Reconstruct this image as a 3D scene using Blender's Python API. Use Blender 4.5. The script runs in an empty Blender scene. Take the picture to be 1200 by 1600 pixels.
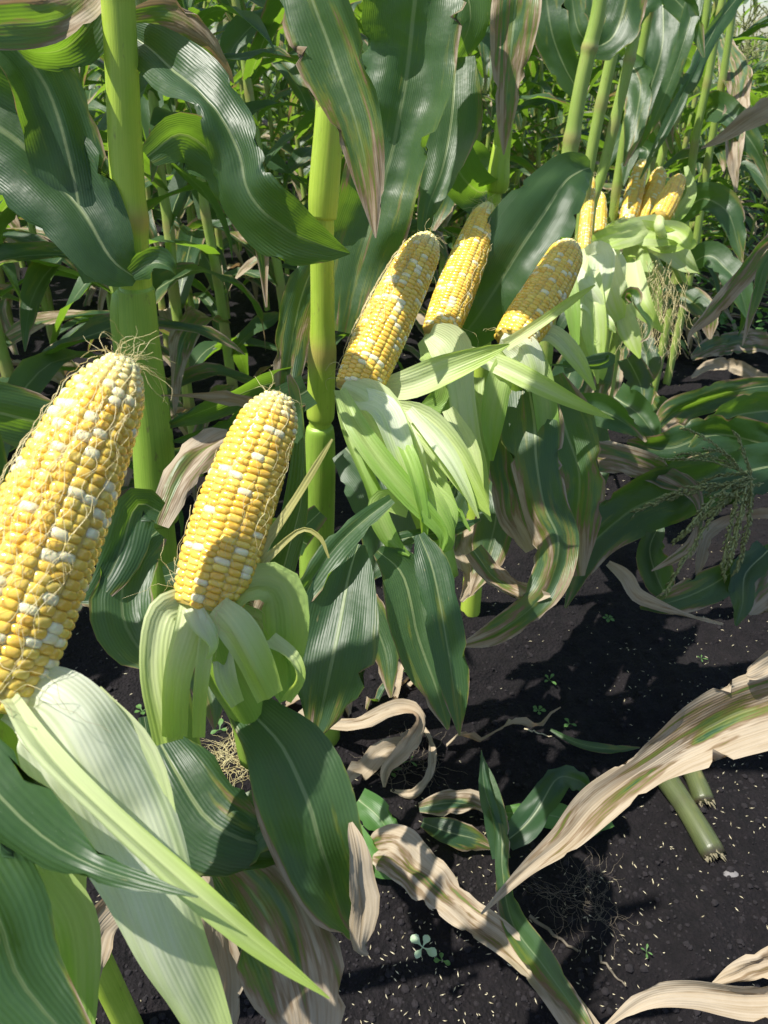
import bpy, math, random
import numpy as np
from mathutils import Vector, Matrix, noise as mnoise
R = math.radians

# ------------------------------------------------------------------ camera
H = 1.0; PITCH = R(32.0); LENS = 26.0; FPX = LENS/36.0*1600.0
sc = bpy.context.scene
col = sc.collection
cam = bpy.data.cameras.new('camera'); camo = bpy.data.objects.new('camera', cam); col.objects.link(camo)
cam.sensor_fit = 'VERTICAL'; cam.sensor_height = 36.0; cam.lens = LENS
cam.clip_start = 0.02; cam.clip_end = 400
camo.location = (0, 0, H); camo.rotation_euler = (math.pi/2-PITCH, 0, 0)
cam.dof.use_dof = True; cam.dof.focus_distance = 0.62; cam.dof.aperture_fstop = 20.0
sc.camera = camo
# ------------------------------------------------------------------ sky, sun, exposure
SUN_EL, SUN_AZ = 66.0, -104.0          # azimuth from +Y towards +X
w = bpy.data.worlds.new('World'); sc.world = w; w.use_nodes = True
wn = w.node_tree; bg = wn.nodes['Background']
sky = wn.nodes.new('ShaderNodeTexSky'); sky.sky_type = 'NISHITA'; sky.sun_disc = False
sky.sun_elevation = R(SUN_EL); sky.sun_rotation = R(SUN_AZ)
wn.links.new(sky.outputs[0], bg.inputs[0]); bg.inputs[1].default_value = 0.105
sl = bpy.data.lights.new('sun', 'SUN'); sl.energy = 5.0; sl.angle = R(0.5); sl.color = (1, .95, .86)
so = bpy.data.objects.new('sun', sl); col.objects.link(so)
sd = Vector((math.sin(R(SUN_AZ))*math.cos(R(SUN_EL)), math.cos(R(SUN_AZ))*math.cos(R(SUN_EL)), math.sin(R(SUN_EL))))
so.rotation_euler = sd.to_track_quat('Z', 'Y').to_euler(); so.location = sd*20
sc.view_settings.view_transform = 'Standard'; sc.view_settings.look = 'None'
sc.view_settings.exposure = 0.70; sc.view_settings.gamma = 1.0
sc.render.engine = 'CYCLES'
sc.cycles.max_bounces = 8; sc.cycles.transmission_bounces = 4; sc.cycles.diffuse_bounces = 4

CP, SP = math.cos(PITCH), math.sin(PITCH)
def P(x, y, d):
    r = (x-600)/FPX*d; u = -(y-800)/FPX*d
    return np.array([r, d*CP+u*SP, H-d*SP+u*CP])
def depth_on(y, yw):                       # camera depth of pixel row y on the vertical plane Y = yw
    return yw/(CP-(y-800)/FPX*SP)
def PV(x, y, yw): return P(x, y, depth_on(y, yw))
def ground_pt(x, y, z=0.0):
    u = -(y-800)/FPX
    d = (H-z)/(SP-u*CP)
    return P(x, y, d)
def project(p):
    v = np.array(p)-np.array([0, 0, H]); d = v[1]*CP-v[2]*SP; u = v[1]*SP+v[2]*CP
    if d < 0.02: return None
    return 600+v[0]/d*FPX, 800-u/d*FPX, d

# ------------------------------------------------------------------ node helpers
class NT:
    def __init__(s, name):
        s.m = bpy.data.materials.new(name); s.m.use_nodes = True; s.t = s.m.node_tree
        s.t.nodes.clear(); s.out = s.n('ShaderNodeOutputMaterial')
    def n(s, typ, **kw):
        o = s.t.nodes.new(typ)
        for k, v in kw.items(): setattr(o, k, v)
        return o
    def put(s, sock, v):
        if isinstance(v, bpy.types.NodeSocket): s.t.links.new(v, sock)
        else: sock.default_value = v
    def math(s, op, a, b=0.0, c=None, clamp=False):
        o = s.n('ShaderNodeMath', operation=op, use_clamp=clamp); s.put(o.inputs[0], a); s.put(o.inputs[1], b)
        if c is not None: s.put(o.inputs[2], c)
        return o.outputs[0]
    def mix(s, f, a, b, blend='MIX'):
        o = s.n('ShaderNodeMix', data_type='RGBA', blend_type=blend)
        s.put(o.inputs[0], f); s.put(o.inputs[6], a if isinstance(a, bpy.types.NodeSocket) else tuple(a)+(1,))
        s.put(o.inputs[7], b if isinstance(b, bpy.types.NodeSocket) else tuple(b)+(1,))
        return o.outputs[2]
    def ss(s, x, lo, hi):
        o = s.n('ShaderNodeMapRange', interpolation_type='SMOOTHSTEP'); s.put(o.inputs[0], x)
        s.put(o.inputs[1], lo); s.put(o.inputs[2], hi); return o.outputs[0]
    def noise(s, vec, scale, detail=3, rough=.55, dist=0.0, w=None):
        o = s.n('ShaderNodeTexNoise')
        if w is not None: o.noise_dimensions = '4D'; s.put(o.inputs['W'], w)
        if vec is not None: s.put(o.inputs['Vector'], vec)
        o.inputs['Scale'].default_value = scale; o.inputs['Detail'].default_value = detail
        o.inputs['Roughness'].default_value = rough; o.inputs['Distortion'].default_value = dist
        return o.outputs[0]
    def scalev(s, vec, sx, sy, sz=1.0):
        o = s.n('ShaderNodeVectorMath', operation='MULTIPLY'); s.put(o.inputs[0], vec); o.inputs[1].default_value = (sx, sy, sz)
        return o.outputs[0]
    def uv(s, name): return s.n('ShaderNodeUVMap', uv_map=name).outputs[0]
    def sep(s, v):
        o = s.n('ShaderNodeSeparateXYZ'); s.put(o.inputs[0], v); return o.outputs
    def bump(s, h, strength, dist):
        o = s.n('ShaderNodeBump'); o.inputs['Strength'].default_value = strength; o.inputs['Distance'].default_value = dist
        s.put(o.inputs['Height'], h); return o.outputs[0]

def leaf_mat(name, dark, light, trans, dry, rib=(.42, .5, .25), rough=.36, tfac=.38, spec=.6):
    k = NT(name)
    uv = k.uv('UVMap'); ln = k.uv('Len')
    rnd = k.n('ShaderNodeObjectInfo').outputs['Random']
    rw = k.math('MULTIPLY', rnd, 37.0)
    u, t, _ = k.sep(uv); lx, ly, _ = k.sep(ln)
    e = k.math('ABSOLUTE', k.math('SUBTRACT', k.math('MULTIPLY', u, 2.0), 1.0))
    streak = k.noise(k.scalev(ln, 700, 5), 1.0, 2, .6, w=rw)
    vein = k.math('SINE', k.math('MULTIPLY', lx, 2*math.pi/.0024))
    vein2 = k.math('SINE', k.math('MULTIPLY', lx, 2*math.pi/.0115))
    blotch = k.noise(k.scalev(ln, 18, 7), 1.0, 3, .5, w=rw)
    f = k.math('ADD', k.math('MULTIPLY', streak, .30), k.math('ADD', .10, k.math('MULTIPLY', vein, .09)))
    f = k.math('ADD', f, k.math('MULTIPLY', k.math('SUBTRACT', blotch, .5), .7), clamp=True)
    f = k.math('ADD', f, k.math('MULTIPLY', k.math('SUBTRACT', rnd, .5), .5), clamp=True)
    g = k.mix(f, dark, light)
    ribm = k.math('SUBTRACT', 1.0, k.ss(e, .025, .06))
    ribm = k.math('MULTIPLY', ribm, k.math('SUBTRACT', .7, k.math('MULTIPLY', t, .6)))
    g = k.mix(ribm, g, rib)
    les = k.math('MULTIPLY', k.ss(k.noise(k.scalev(ln, 330, 70), 1.0, 2, .5, w=k.math('ADD', rw, 3)), .70, .76), .6)
    g = k.mix(les, g, (.26, .22, .10))
    spk = k.math('MULTIPLY', k.ss(k.noise(ln, 1300, 1, .5, w=rw), .72, .78), .5)
    g = k.mix(spk, g, (.34, .38, .24))
    # sun scorch and dry edges: streaks that run with the veins
    n1 = k.noise(k.scalev(ln, 62, 8), 1.0, 4, .62, .5, w=k.math('ADD', rw, 5))
    n2 = k.noise(k.scalev(ln, 190, 16), 1.0, 3, .6, w=k.math('ADD', rw, 9))
    sc_ = k.math('ADD', n1, k.math('MULTIPLY', k.math('SUBTRACT', n2, .5), .22))
    sc_ = k.math('ADD', sc_, k.math('MULTIPLY', k.math('POWER', e, 6.0), .17))
    sc_ = k.math('ADD', sc_, k.math('MULTIPLY', k.math('POWER', t, 4.0), .20))
    th = 1.04-dry*.75
    m = k.ss(sc_, th-.02, th+.03); halo = k.ss(sc_, th-.11, th-.02)
    g = k.mix(k.math('MULTIPLY', halo, .55), g, (.22, .24, .03))
    dcol = k.mix(k.ss(n2, .3, .72), (.33, .255, .16), (.46, .385, .28))
    dcol = k.mix(k.math('MULTIPLY', k.ss(streak, .35, .7), .6), dcol, (.52, .45, .345))
    dcol = k.mix(k.math('MULTIPLY', k.ss(blotch, .54, .72), .7), dcol, (.25, .15, .08))
    base = k.mix(m, g, dcol)
    rim = k.math('MULTIPLY', k.math('MULTIPLY', k.ss(sc_, th-.05, th), k.math('SUBTRACT', 1.0, k.ss(sc_, th+.02, th+.09))), .65)
    base = k.mix(rim, base, (.15, .085, .035))
    hgt = k.math('ADD', k.math('MULTIPLY', vein, .35), k.math('ADD', k.math('MULTIPLY', vein2, .25), k.math('MULTIPLY', streak, 1.2)))
    wr = k.noise(ln, 60, 2, .5, w=rw)
    hgt = k.math('ADD', hgt, k.math('MULTIPLY', wr, 6.0))
    hgt = k.math('SUBTRACT', hgt, k.math('MULTIPLY', ribm, 3.0))
    nrm = k.bump(hgt, .5, .00035)
    p = k.n('ShaderNodeBsdfPrincipled'); k.put(p.inputs['Base Color'], base)
    rg = k.math('ADD', k.math('MULTIPLY', m, .35), k.math('ADD', rough, k.math('MULTIPLY', blotch, .16)))
    k.put(p.inputs['Roughness'], rg); p.inputs['Specular IOR Level'].default_value = spec; k.put(p.inputs['Normal'], nrm)
    tr = k.n('ShaderNodeBsdfTranslucent'); k.put(tr.inputs['Color'], k.mix(m, k.mix(ribm, k.mix(f, tuple(c*.75 for c in trans), trans), (.5, .6, .15)), (.45, .28, .12)))
    k.put(tr.inputs['Normal'], nrm)
    mx = k.n('ShaderNodeMixShader'); mx.inputs[0].default_value = tfac
    k.t.links.new(p.outputs[0], mx.inputs[1]); k.t.links.new(tr.outputs[0], mx.inputs[2])
    k.t.links.new(mx.outputs[0], k.out.inputs[0])
    return k.m

DG, LG, TG = (.026, .066, .028), (.074, .140, .050), (.34, .62, .04)
M = {}
M['leaf'] = leaf_mat('leaf_green', DG, LG, TG, .42)
M['leaf_clean'] = leaf_mat('leaf_clean', DG, LG, TG, .2)
M['leaf_spot'] = leaf_mat('leaf_scorched', DG, LG, TG, .52)
M['leaf_half'] = leaf_mat('leaf_half_dry', (.028, .072, .036), (.07, .14, .06), TG, .66, tfac=.3)
M['leaf_dry'] = leaf_mat('leaf_dry', (.10, .11, .04), (.20, .19, .08), (.5, .4, .12), .98, rib=(.4, .34, .2), rough=.55, tfac=.25, spec=.25)
M['leaf_halfdry2'] = leaf_mat('leaf_tan_green', (.035, .09, .04), (.09, .17, .07), TG, .77, rib=(.4, .36, .2), rough=.5, tfac=.25, spec=.3)
M['leaf_young'] = leaf_mat('leaf_young', (.06, .16, .035), (.13, .28, .06), (.4, .7, .05), .1)

def husk_mat(name, inner, green, trans, gstart, tfac=.50):
    k = NT(name)
    uv = k.uv('UVMap'); ln = k.uv('Len'); rnd = k.n('ShaderNodeObjectInfo').outputs['Random']; rw = k.math('MULTIPLY', rnd, 31.0)
    u, t, _ = k.sep(uv); lx, ly, _ = k.sep(ln)
    e = k.math('ABSOLUTE', k.math('SUBTRACT', k.math('MULTIPLY', u, 2.0), 1.0))
    streak = k.noise(k.scalev(ln, 420, 4), 1.0, 3, .6, w=rw); st2 = k.noise(k.scalev(ln, 110, 5), 1.0, 2, .5, w=rw)
    vein = k.math('SINE', k.math('MULTIPLY', lx, 2*math.pi/.0026))
    f = k.math('ADD', t, k.math('ADD', k.math('MULTIPLY', k.math('SUBTRACT', st2, .5), 1.1), k.math('MULTIPLY', e, .18)))
    f = k.ss(f, gstart, gstart+.75)
    c = k.mix(f, inner, green)
    c = k.mix(k.math('MULTIPLY', k.ss(streak, .45, .75), .35), c, tuple(x*.62 for x in green))
    c = k.mix(k.math('MULTIPLY', k.ss(vein, .55, 1), .12), c, tuple(x*.7 for x in green))
    br = k.ss(k.noise(k.scalev(ln, 70, 30), 1.0, 4, .6, w=k.math('ADD', rw, 3)), .72, .80)
    c = k.mix(k.math('MULTIPLY', br, .45), c, (.32, .2, .08))
    h = k.math('ADD', k.math('MULTIPLY', vein, .25), k.math('ADD', k.math('MULTIPLY', streak, .9), k.math('MULTIPLY', k.noise(k.scalev(ln, 70, 18), 1.0, 2, w=rw), 5.0)))
    nrm = k.bump(h, .6, .0006)
    p = k.n('ShaderNodeBsdfPrincipled'); k.put(p.inputs['Base Color'], c); p.inputs['Roughness'].default_value = .42
    k.put(p.inputs['Normal'], nrm); p.inputs['Specular IOR Level'].default_value = .4
    tr = k.n('ShaderNodeBsdfTranslucent'); k.put(tr.inputs['Color'], k.mix(f, (.72, .80, .38), trans)); k.put(tr.inputs['Normal'], nrm)
    mx = k.n('ShaderNodeMixShader'); mx.inputs[0].default_value = tfac
    k.t.links.new(p.outputs[0], mx.inputs[1]); k.t.links.new(tr.outputs[0], mx.inputs[2]); k.t.links.new(mx.outputs[0], k.out.inputs[0])
    return k.m
M['husk'] = husk_mat('husk_pale', (.76, .84, .48), (.50, .68, .15), (.62, .80, .12), .25)
M['husk_white'] = husk_mat('husk_white', (.84, .88, .70), (.58, .72, .28), (.68, .84, .16), .40)
M['husk_green'] = husk_mat('husk_green', (.48, .62, .22), (.26, .44, .09), (.52, .76, .06), .2)
M['husk_straw'] = husk_mat('husk_straw', (.62, .58, .30), (.50, .48, .16), (.65, .6, .2), .2)

def stalk_mat(name, a, b, nodec, hair=0.0):
    k = NT(name)
    uv = k.uv('UVMap'); at = k.n('ShaderNodeAttribute', attribute_name='node').outputs['Fac']
    rnd = k.n('ShaderNodeObjectInfo').outputs['Random']; rw = k.math('MULTIPLY', rnd, 31.0)
    streak = k.noise(k.scalev(uv, 90, 9), 1.0, 3, .6, w=rw)
    bl = k.noise(k.scalev(uv, 3, 14), 1.0, 3, .6, w=rw)
    f = k.math('ADD', k.math('MULTIPLY', streak, .6), k.math('MULTIPLY', bl, .45), clamp=True)
    c = k.mix(k.ss(f, .25, .8), a, b)
    c = k.mix(k.math('MULTIPLY', k.ss(streak, .56, .72), .45), c, tuple(x*.62 for x in a))
    c = k.mix(k.math('MULTIPLY', k.ss(bl, .62, .8), .35), c, (.45, .33, .10))
    spot = k.ss(k.noise(k.scalev(uv, 14, 60), 1.0, 3, .6, w=k.math('ADD', rw, 8)), .60, .74)
    c = k.mix(k.math('MULTIPLY', spot, .5), c, (.15, .10, .06))
    c = k.mix(k.math('MULTIPLY', at, .8), c, nodec)
    p = k.n('ShaderNodeBsdfPrincipled'); k.put(p.inputs['Base Color'], c); p.inputs['Roughness'].default_value = .36
    p.inputs['Subsurface Weight'].default_value = .12; p.inputs['Subsurface Radius'].default_value = (.003, .004, .001)
    k.put(p.inputs['Normal'], k.bump(streak, .5, .0007))
    k.t.links.new(p.outputs[0], k.out.inputs[0]); return k.m
M['stalk'] = stalk_mat('stalk_lime', (.30, .46, .035), (.54, .68, .10), (.42, .30, .10))
M['stalk_bg'] = stalk_mat('stalk_green', (.24, .38, .06), (.42, .52, .14), (.36, .30, .12))
M['sheath'] = stalk_mat('sheath_green', (.19, .34, .035), (.36, .52, .08), (.16, .11, .09))
M['stalk_cut'] = stalk_mat('stalk_old', (.035, .05, .02), (.12, .14, .05), (.04, .025, .02))

def kernel_mat():
    k = NT('sweetcorn_kernels')
    c = k.n('ShaderNodeAttribute', attribute_name='tint').outputs['Color']
    geo = k.n('ShaderNodeTexCoord').outputs['Object']
    n = k.noise(geo, 900, 2, .5)
    c = k.mix(k.math('MULTIPLY', n, .18), c, (.9, .75, .35), 'MIX')
    p = k.n('ShaderNodeBsdfPrincipled'); k.put(p.inputs['Base Color'], c); p.inputs['Roughness'].default_value = .30
    p.inputs['Subsurface Weight'].default_value = .4; p.inputs['Subsurface Radius'].default_value = (.005, .0028, .0007)
    p.inputs['Subsurface Scale'].default_value = 1.0
    p.inputs['Coat Weight'].default_value = .5; p.inputs['Coat Roughness'].default_value = .10
    k.put(p.inputs['Normal'], k.bump(k.noise(geo, 500, 2, .5), .25, .0004))
    k.t.links.new(p.outputs[0], k.out.inputs[0]); return k.m
M['kernel'] = kernel_mat()

def plain(name, c, rough=.6, tfac=0, trans=None, nscale=200, c2=None, bump=.3, bd=.0008, sub=0):
    k = NT(name)
    geo = k.n('ShaderNodeTexCoord').outputs['Object']
    n = k.noise(geo, nscale, 4, .6)
    cc = k.mix(k.ss(n, .3, .7), c, c2 or tuple(x*.6 for x in c))
    p = k.n('ShaderNodeBsdfPrincipled'); k.put(p.inputs['Base Color'], cc); p.inputs['Roughness'].default_value = rough
    p.inputs['Subsurface Weight'].default_value = sub; p.inputs['Subsurface Radius'].default_value = (.003, .002, .001)
    k.put(p.inputs['Normal'], k.bump(n, bump, bd))
    if tfac:
        tr = k.n('ShaderNodeBsdfTranslucent'); tr.inputs['Color'].default_value = tuple(trans)+(1,)
        mx = k.n('ShaderNodeMixShader'); mx.inputs[0].default_value = tfac
        k.t.links.new(p.outputs[0], mx.inputs[1]); k.t.links.new(tr.outputs[0], mx.inputs[2]); k.t.links.new(mx.outputs[0], k.out.inputs[0])
    else: k.t.links.new(p.outputs[0], k.out.inputs[0])
    return k.m
M['silk'] = plain('corn_silk', (.72, .66, .38), .4, .3, (.8, .75, .4), 60, (.60, .50, .24))
M['silk_old'] = plain('old_silk', (.20, .17, .12), .6, .2, (.3, .2, .1), 60, (.10, .08, .06))
M['chaff'] = plain('chaff', (.66, .60, .42), .6, 0, None, 90, (.42, .36, .22))
M['weed'] = plain('weed_green', (.07, .16, .04), .5, .35, (.3, .6, .08), 120, (.16, .33, .09))
M['weed_pale'] = plain('weed_pale', (.42, .58, .34), .5, .3, (.5, .7, .3), 120, (.5, .65, .45))
M['tassel'] = plain('tassel', (.36, .38, .16), .6, .2, (.5, .5, .2), 500, (.24, .27, .10))
M['stone'] = plain('grey_stone', (.20, .19, .19), .8, 0, None, 70, (.10, .095, .1), .6, .003)
M['crumb'] = plain('soil_crumb', (.007, .0056, .0072), .98, 0, None, 300, (.015, .0118, .014), .6, .001)
M['pith'] = plain('stalk_pith', (.22, .20, .11), .7, 0, None, 700, (.10, .08, .05))

def soil_mat():
    k = NT('dark_soil')
    g = k.n('ShaderNodeTexCoord').outputs['Object']
    n1 = k.noise(g, 2.2, 3, .5); n2 = k.noise(g, 45, 6, .7); n3 = k.noise(g, 260, 4, .7)
    vo = k.n('ShaderNodeTexVoronoi'); vo.inputs['Scale'].default_value = 160; k.put(vo.inputs['Vector'], g)
    c = k.mix(k.ss(n2, .3, .75), (.0045, .0036, .005), (.0145, .0112, .0135))
    c = k.mix(k.math('MULTIPLY', k.ss(n1, .45, .7), .4), c, (.020, .0155, .0165))
    c = k.mix(k.ss(n3, .66, .8), c, (.042, .034, .032))
    p = k.n('ShaderNodeBsdfPrincipled'); k.put(p.inputs['Base Color'], c); p.inputs['Roughness'].default_value = .92
    p.inputs['Specular IOR Level'].default_value = .3
    h = k.math('ADD', k.math('MULTIPLY', n2, 2.0), k.math('ADD', k.math('MULTIPLY', n3, .7), k.math('MULTIPLY', vo.outputs['Distance'], .8)))
    k.put(p.inputs['Normal'], k.bump(h, 1.0, .009))
    k.t.links.new(p.outputs[0], k.out.inputs[0]); return k.m
M['soil'] = soil_mat()

# ------------------------------------------------------------------ mesh helpers
def mesh_obj(name, V, F, mat, parent=None, uvs=None, attrs=None, smooth=True, mats=None, midx=None):
    me = bpy.data.meshes.new(name)
    me.from_pydata([tuple(v) for v in V], [], F)
    if mats:
        for m in mats: me.materials.append(m)
        me.polygons.foreach_set('material_index', np.array(midx, dtype=np.int32))
    else: me.materials.append(mat)
    if smooth: me.polygons.foreach_set('use_smooth', np.ones(len(F), dtype=bool))
    if uvs:
        li = np.zeros(len(me.loops), dtype=np.int32); me.loops.foreach_get('vertex_index', li)
        for nm, arr in uvs.items():
            l = me.uv_layers.new(name=nm); l.data.foreach_set('uv', np.asarray(arr, dtype=np.float32)[li].ravel())
    if attrs:
        for nm, (typ, arr) in attrs.items():
            a = me.attributes.new(nm, typ, 'POINT')
            a.data.foreach_set('color' if typ == 'FLOAT_COLOR' else 'value', np.asarray(arr, dtype=np.float32).ravel())
    me.update()
    o = bpy.data.objects.new(name, me); col.objects.link(o)
    if parent: o.parent = parent
    return o
def thing(name, label, cat, loc, group=None):
    o = bpy.data.objects.new(name, None); col.objects.link(o); o.location = tuple(loc); o.empty_display_size = .05
    tag(o, label, cat, group); return o
def tag(o, label=None, cat=None, group=None, kind=None):
    if label: o['label'] = label
    if cat: o['category'] = cat
    if group: o['group'] = group
    if kind: o['kind'] = kind
    return o
def rel(parent, V):
    if parent is None: return V
    L = np.array(parent.location); p = parent.parent
    while p: L = L+np.array(p.location); p = p.parent
    return np.asarray(V)-L
def crom(pts, n):
    pts = np.asarray(pts, float); m = len(pts)
    if m == 2: 
        t = np.linspace(0, 1, n)[:, None]; return pts[0]*(1-t)+pts[1]*t
    ext = np.vstack([2*pts[0]-pts[1], pts, 2*pts[-1]-pts[-2]])
    out = []
    for i in range(n):
        s = i/(n-1)*(m-1); k = min(int(s), m-2); t = s-k
        p0, p1, p2, p3 = ext[k], ext[k+1], ext[k+2], ext[k+3]
        out.append(.5*((2*p1)+(-p0+p2)*t+(2*p0-5*p1+4*p2-p3)*t*t+(-p0+3*p1-3*p2+p3)*t**3))
    return np.array(out)
def nrmz(a): return a/np.maximum(np.linalg.norm(a, axis=-1, keepdims=True), 1e-9)
def grid_faces(nv, nu, off=0):
    return [(off+i*nu+j, off+i*nu+j+1, off+(i+1)*nu+j+1, off+(i+1)*nu+j) for i in range(nv-1) for j in range(nu-1)]

def blade_mesh(C, S, N, W, fold=.12, ruffle=.1, rseed=0, nu=9, cup=0.0, freq=22.0, ragged=0.0, crumple=.05, wv=.14, notch=False):
    """C centre line, S side dirs, N normals, W full widths -> verts, faces, uvs"""
    n = len(C); rg = random.Random(rseed); V = []; U = []; L = []
    seg = np.r_[0, np.cumsum(np.linalg.norm(np.diff(C, axis=0), axis=1))]; tot = max(seg[-1], 1e-6)
    ph = [rg.uniform(0, 6.28) for _ in range(6)]; wm = float(np.max(W))
    notches = [[(tot*rg.uniform(.2, .95), rg.uniform(.12, .38)) for _ in range(int(2+tot*8))] for _ in (0, 1)]
    for i in range(n):
        s = seg[i]; t = s/tot
        for j in range(nu):
            u = j/(nu-1); a = 2*u-1; e = abs(a)
            sg = 0 if a < 0 else 1
            rf = ruffle*wm*e**2*(math.sin(freq*s+ph[sg])+.6*math.sin(freq*2.3*s+ph[2+sg]))*min(1, 4*t)*min(1., W[i]/wm*1.6)
            edge = 1.0
            if notch and e > .99:
                for s0, dp in notches[sg]: edge -= dp*math.exp(-((s-s0)/.0045)**2)
            if ragged and j in (0, nu-1): edge = 1-ragged*(mnoise.noise(Vector((s*60+ph[4], a*3, rseed)))*.5+.5)
            h = fold*e*W[i]-cup*(1-e*e)*W[i]+crumple*W[i]*min(1, 5*t)*(mnoise.noise(Vector((s*(30 if crumple > .2 else 13), a*1.3+rseed, 0)))+(.5 if crumple > .25 else .15)*mnoise.noise(Vector((s*62, a*2.4+rseed, 5))))
            x = a*W[i]*.5*edge*(1+wv*2*mnoise.noise(Vector((s*9, 7.7*sg+rseed, 1))))
            V.append(C[i]+S[i]*x+N[i]*(h+rf))
            U.append((u, t)); L.append((a*wm*.5*(W[i]/wm)**.5, s))
    return np.array(V), grid_faces(n, nu), {'UVMap': U, 'Len': L}

def blade(parent, ctrl, mat='leaf', name='leaf', fold=.10, ruffle=.09, seed=None, n=None, nu=11, cup=0.0, freq=26.0, ragged=0.0, label=None, crumple=None):
    if crumple is None: crumple = .26 if ('dry' in mat) else .22 if mat == 'leaf_half' else .19 if 'husk' in mat else .18
    """ctrl: (px, py, depth, width_px, roll_deg) in the picture's own measure, turned into metres at that depth"""
    blade.k += 1; seed = blade.k if seed is None else seed
    ctrl = [tuple(c)+(0,)*(5-len(c)) for c in ctrl]
    pts = np.array([P(c[0], c[1], c[2]) for c in ctrl]); ws = np.array([[c[3]*c[2]/FPX, c[4]] for c in ctrl])
    L = np.sum(np.linalg.norm(np.diff(pts, axis=0), axis=1))
    n = n or int(max(14, min(60, L/.009)))
    C = crom(pts, n); WR = crom(ws, n); W = np.maximum(WR[:, 0], .0006); roll = np.radians(WR[:, 1])
    T = nrmz(np.gradient(C, axis=0)); view = nrmz(np.array([0, 0, H])-C)
    N = nrmz(view-T*np.sum(view*T, axis=1)[:, None]); S = nrmz(np.cross(T, N))
    c_, s_ = np.cos(roll)[:, None], np.sin(roll)[:, None]
    S2 = S*c_+N*s_; N2 = N*c_-S*s_
    V, F, uvs = blade_mesh(C, S2, N2, W, fold, ruffle, seed, nu, cup, freq, ragged, crumple, .14, mat.startswith('leaf'))
    o = mesh_obj(name, rel(parent, V), F, M[mat], parent, uvs)
    if label: o['label'] = label
    return o
blade.k = 100

def tube_data(pts, rad, ns=12, flat=None, seam=0.0):
    C = np.asarray(pts, float); n = len(C); T = nrmz(np.gradient(C, axis=0))
    ref = np.array([1., 0, 0]) if abs(T[0][0]) < .8 else np.array([0, 1., 0])
    V = []; U = []; s = 0
    A = None
    for i in range(n):
        if i: s += np.linalg.norm(C[i]-C[i-1])
        a = ref-T[i]*np.dot(ref, T[i]); a /= np.linalg.norm(a); ref = a; b = np.cross(T[i], a)
        for j in range(ns+1):
            th = 2*math.pi*j/ns; r = rad[i]*(1-seam*math.exp(-((((th-4.2)+math.pi) % (2*math.pi)-math.pi)/.35)**2))
            V.append(C[i]+(a*math.cos(th)+b*math.sin(th))*r); U.append((j/ns, s))
    F = grid_faces(n, ns+1)
    return np.array(V), F, U
def capped_tube(name, parent, pts, rad, mat, ns=12, node=None, seam=0.0):
    V, F, U = tube_data(pts, rad, ns, None, seam)
    n = len(pts)
    F = list(F); V = list(V); U = list(U)
    for i, rev in ((0, True), (n-1, False)):
        c = len(V); V.append(np.asarray(pts[i])); U.append((.5, 0))
        for j in range(ns):
            a, b = i*(ns+1)+j, i*(ns+1)+j+1
            F.append((c, b, a) if rev else (c, a, b))
    nd = np.zeros(len(V))
    if node is not None:
        nd[:n*(ns+1)] = np.repeat(node, ns+1)
    return mesh_obj(name, rel(parent, np.array(V)), F, M[mat], parent, {'UVMap': U}, {'node': ('FLOAT', nd)})
def strands(name, parent, lines, r, mat, ns=3):
    VV, FF, UU = [], [], []; off = 0
    for ln in lines:
        ln = np.asarray(ln); k = len(ln); rr = [r*(1-.5*i/(k-1)) for i in range(k)]
        V, F, U = tube_data(ln, rr, ns); VV.append(V); UU += U
        FF += [tuple(a+off for a in f) for f in F]; off += len(V)
    return mesh_obj(name, rel(parent, np.vstack(VV)), FF, M[mat], parent, {'UVMap': UU})

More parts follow.
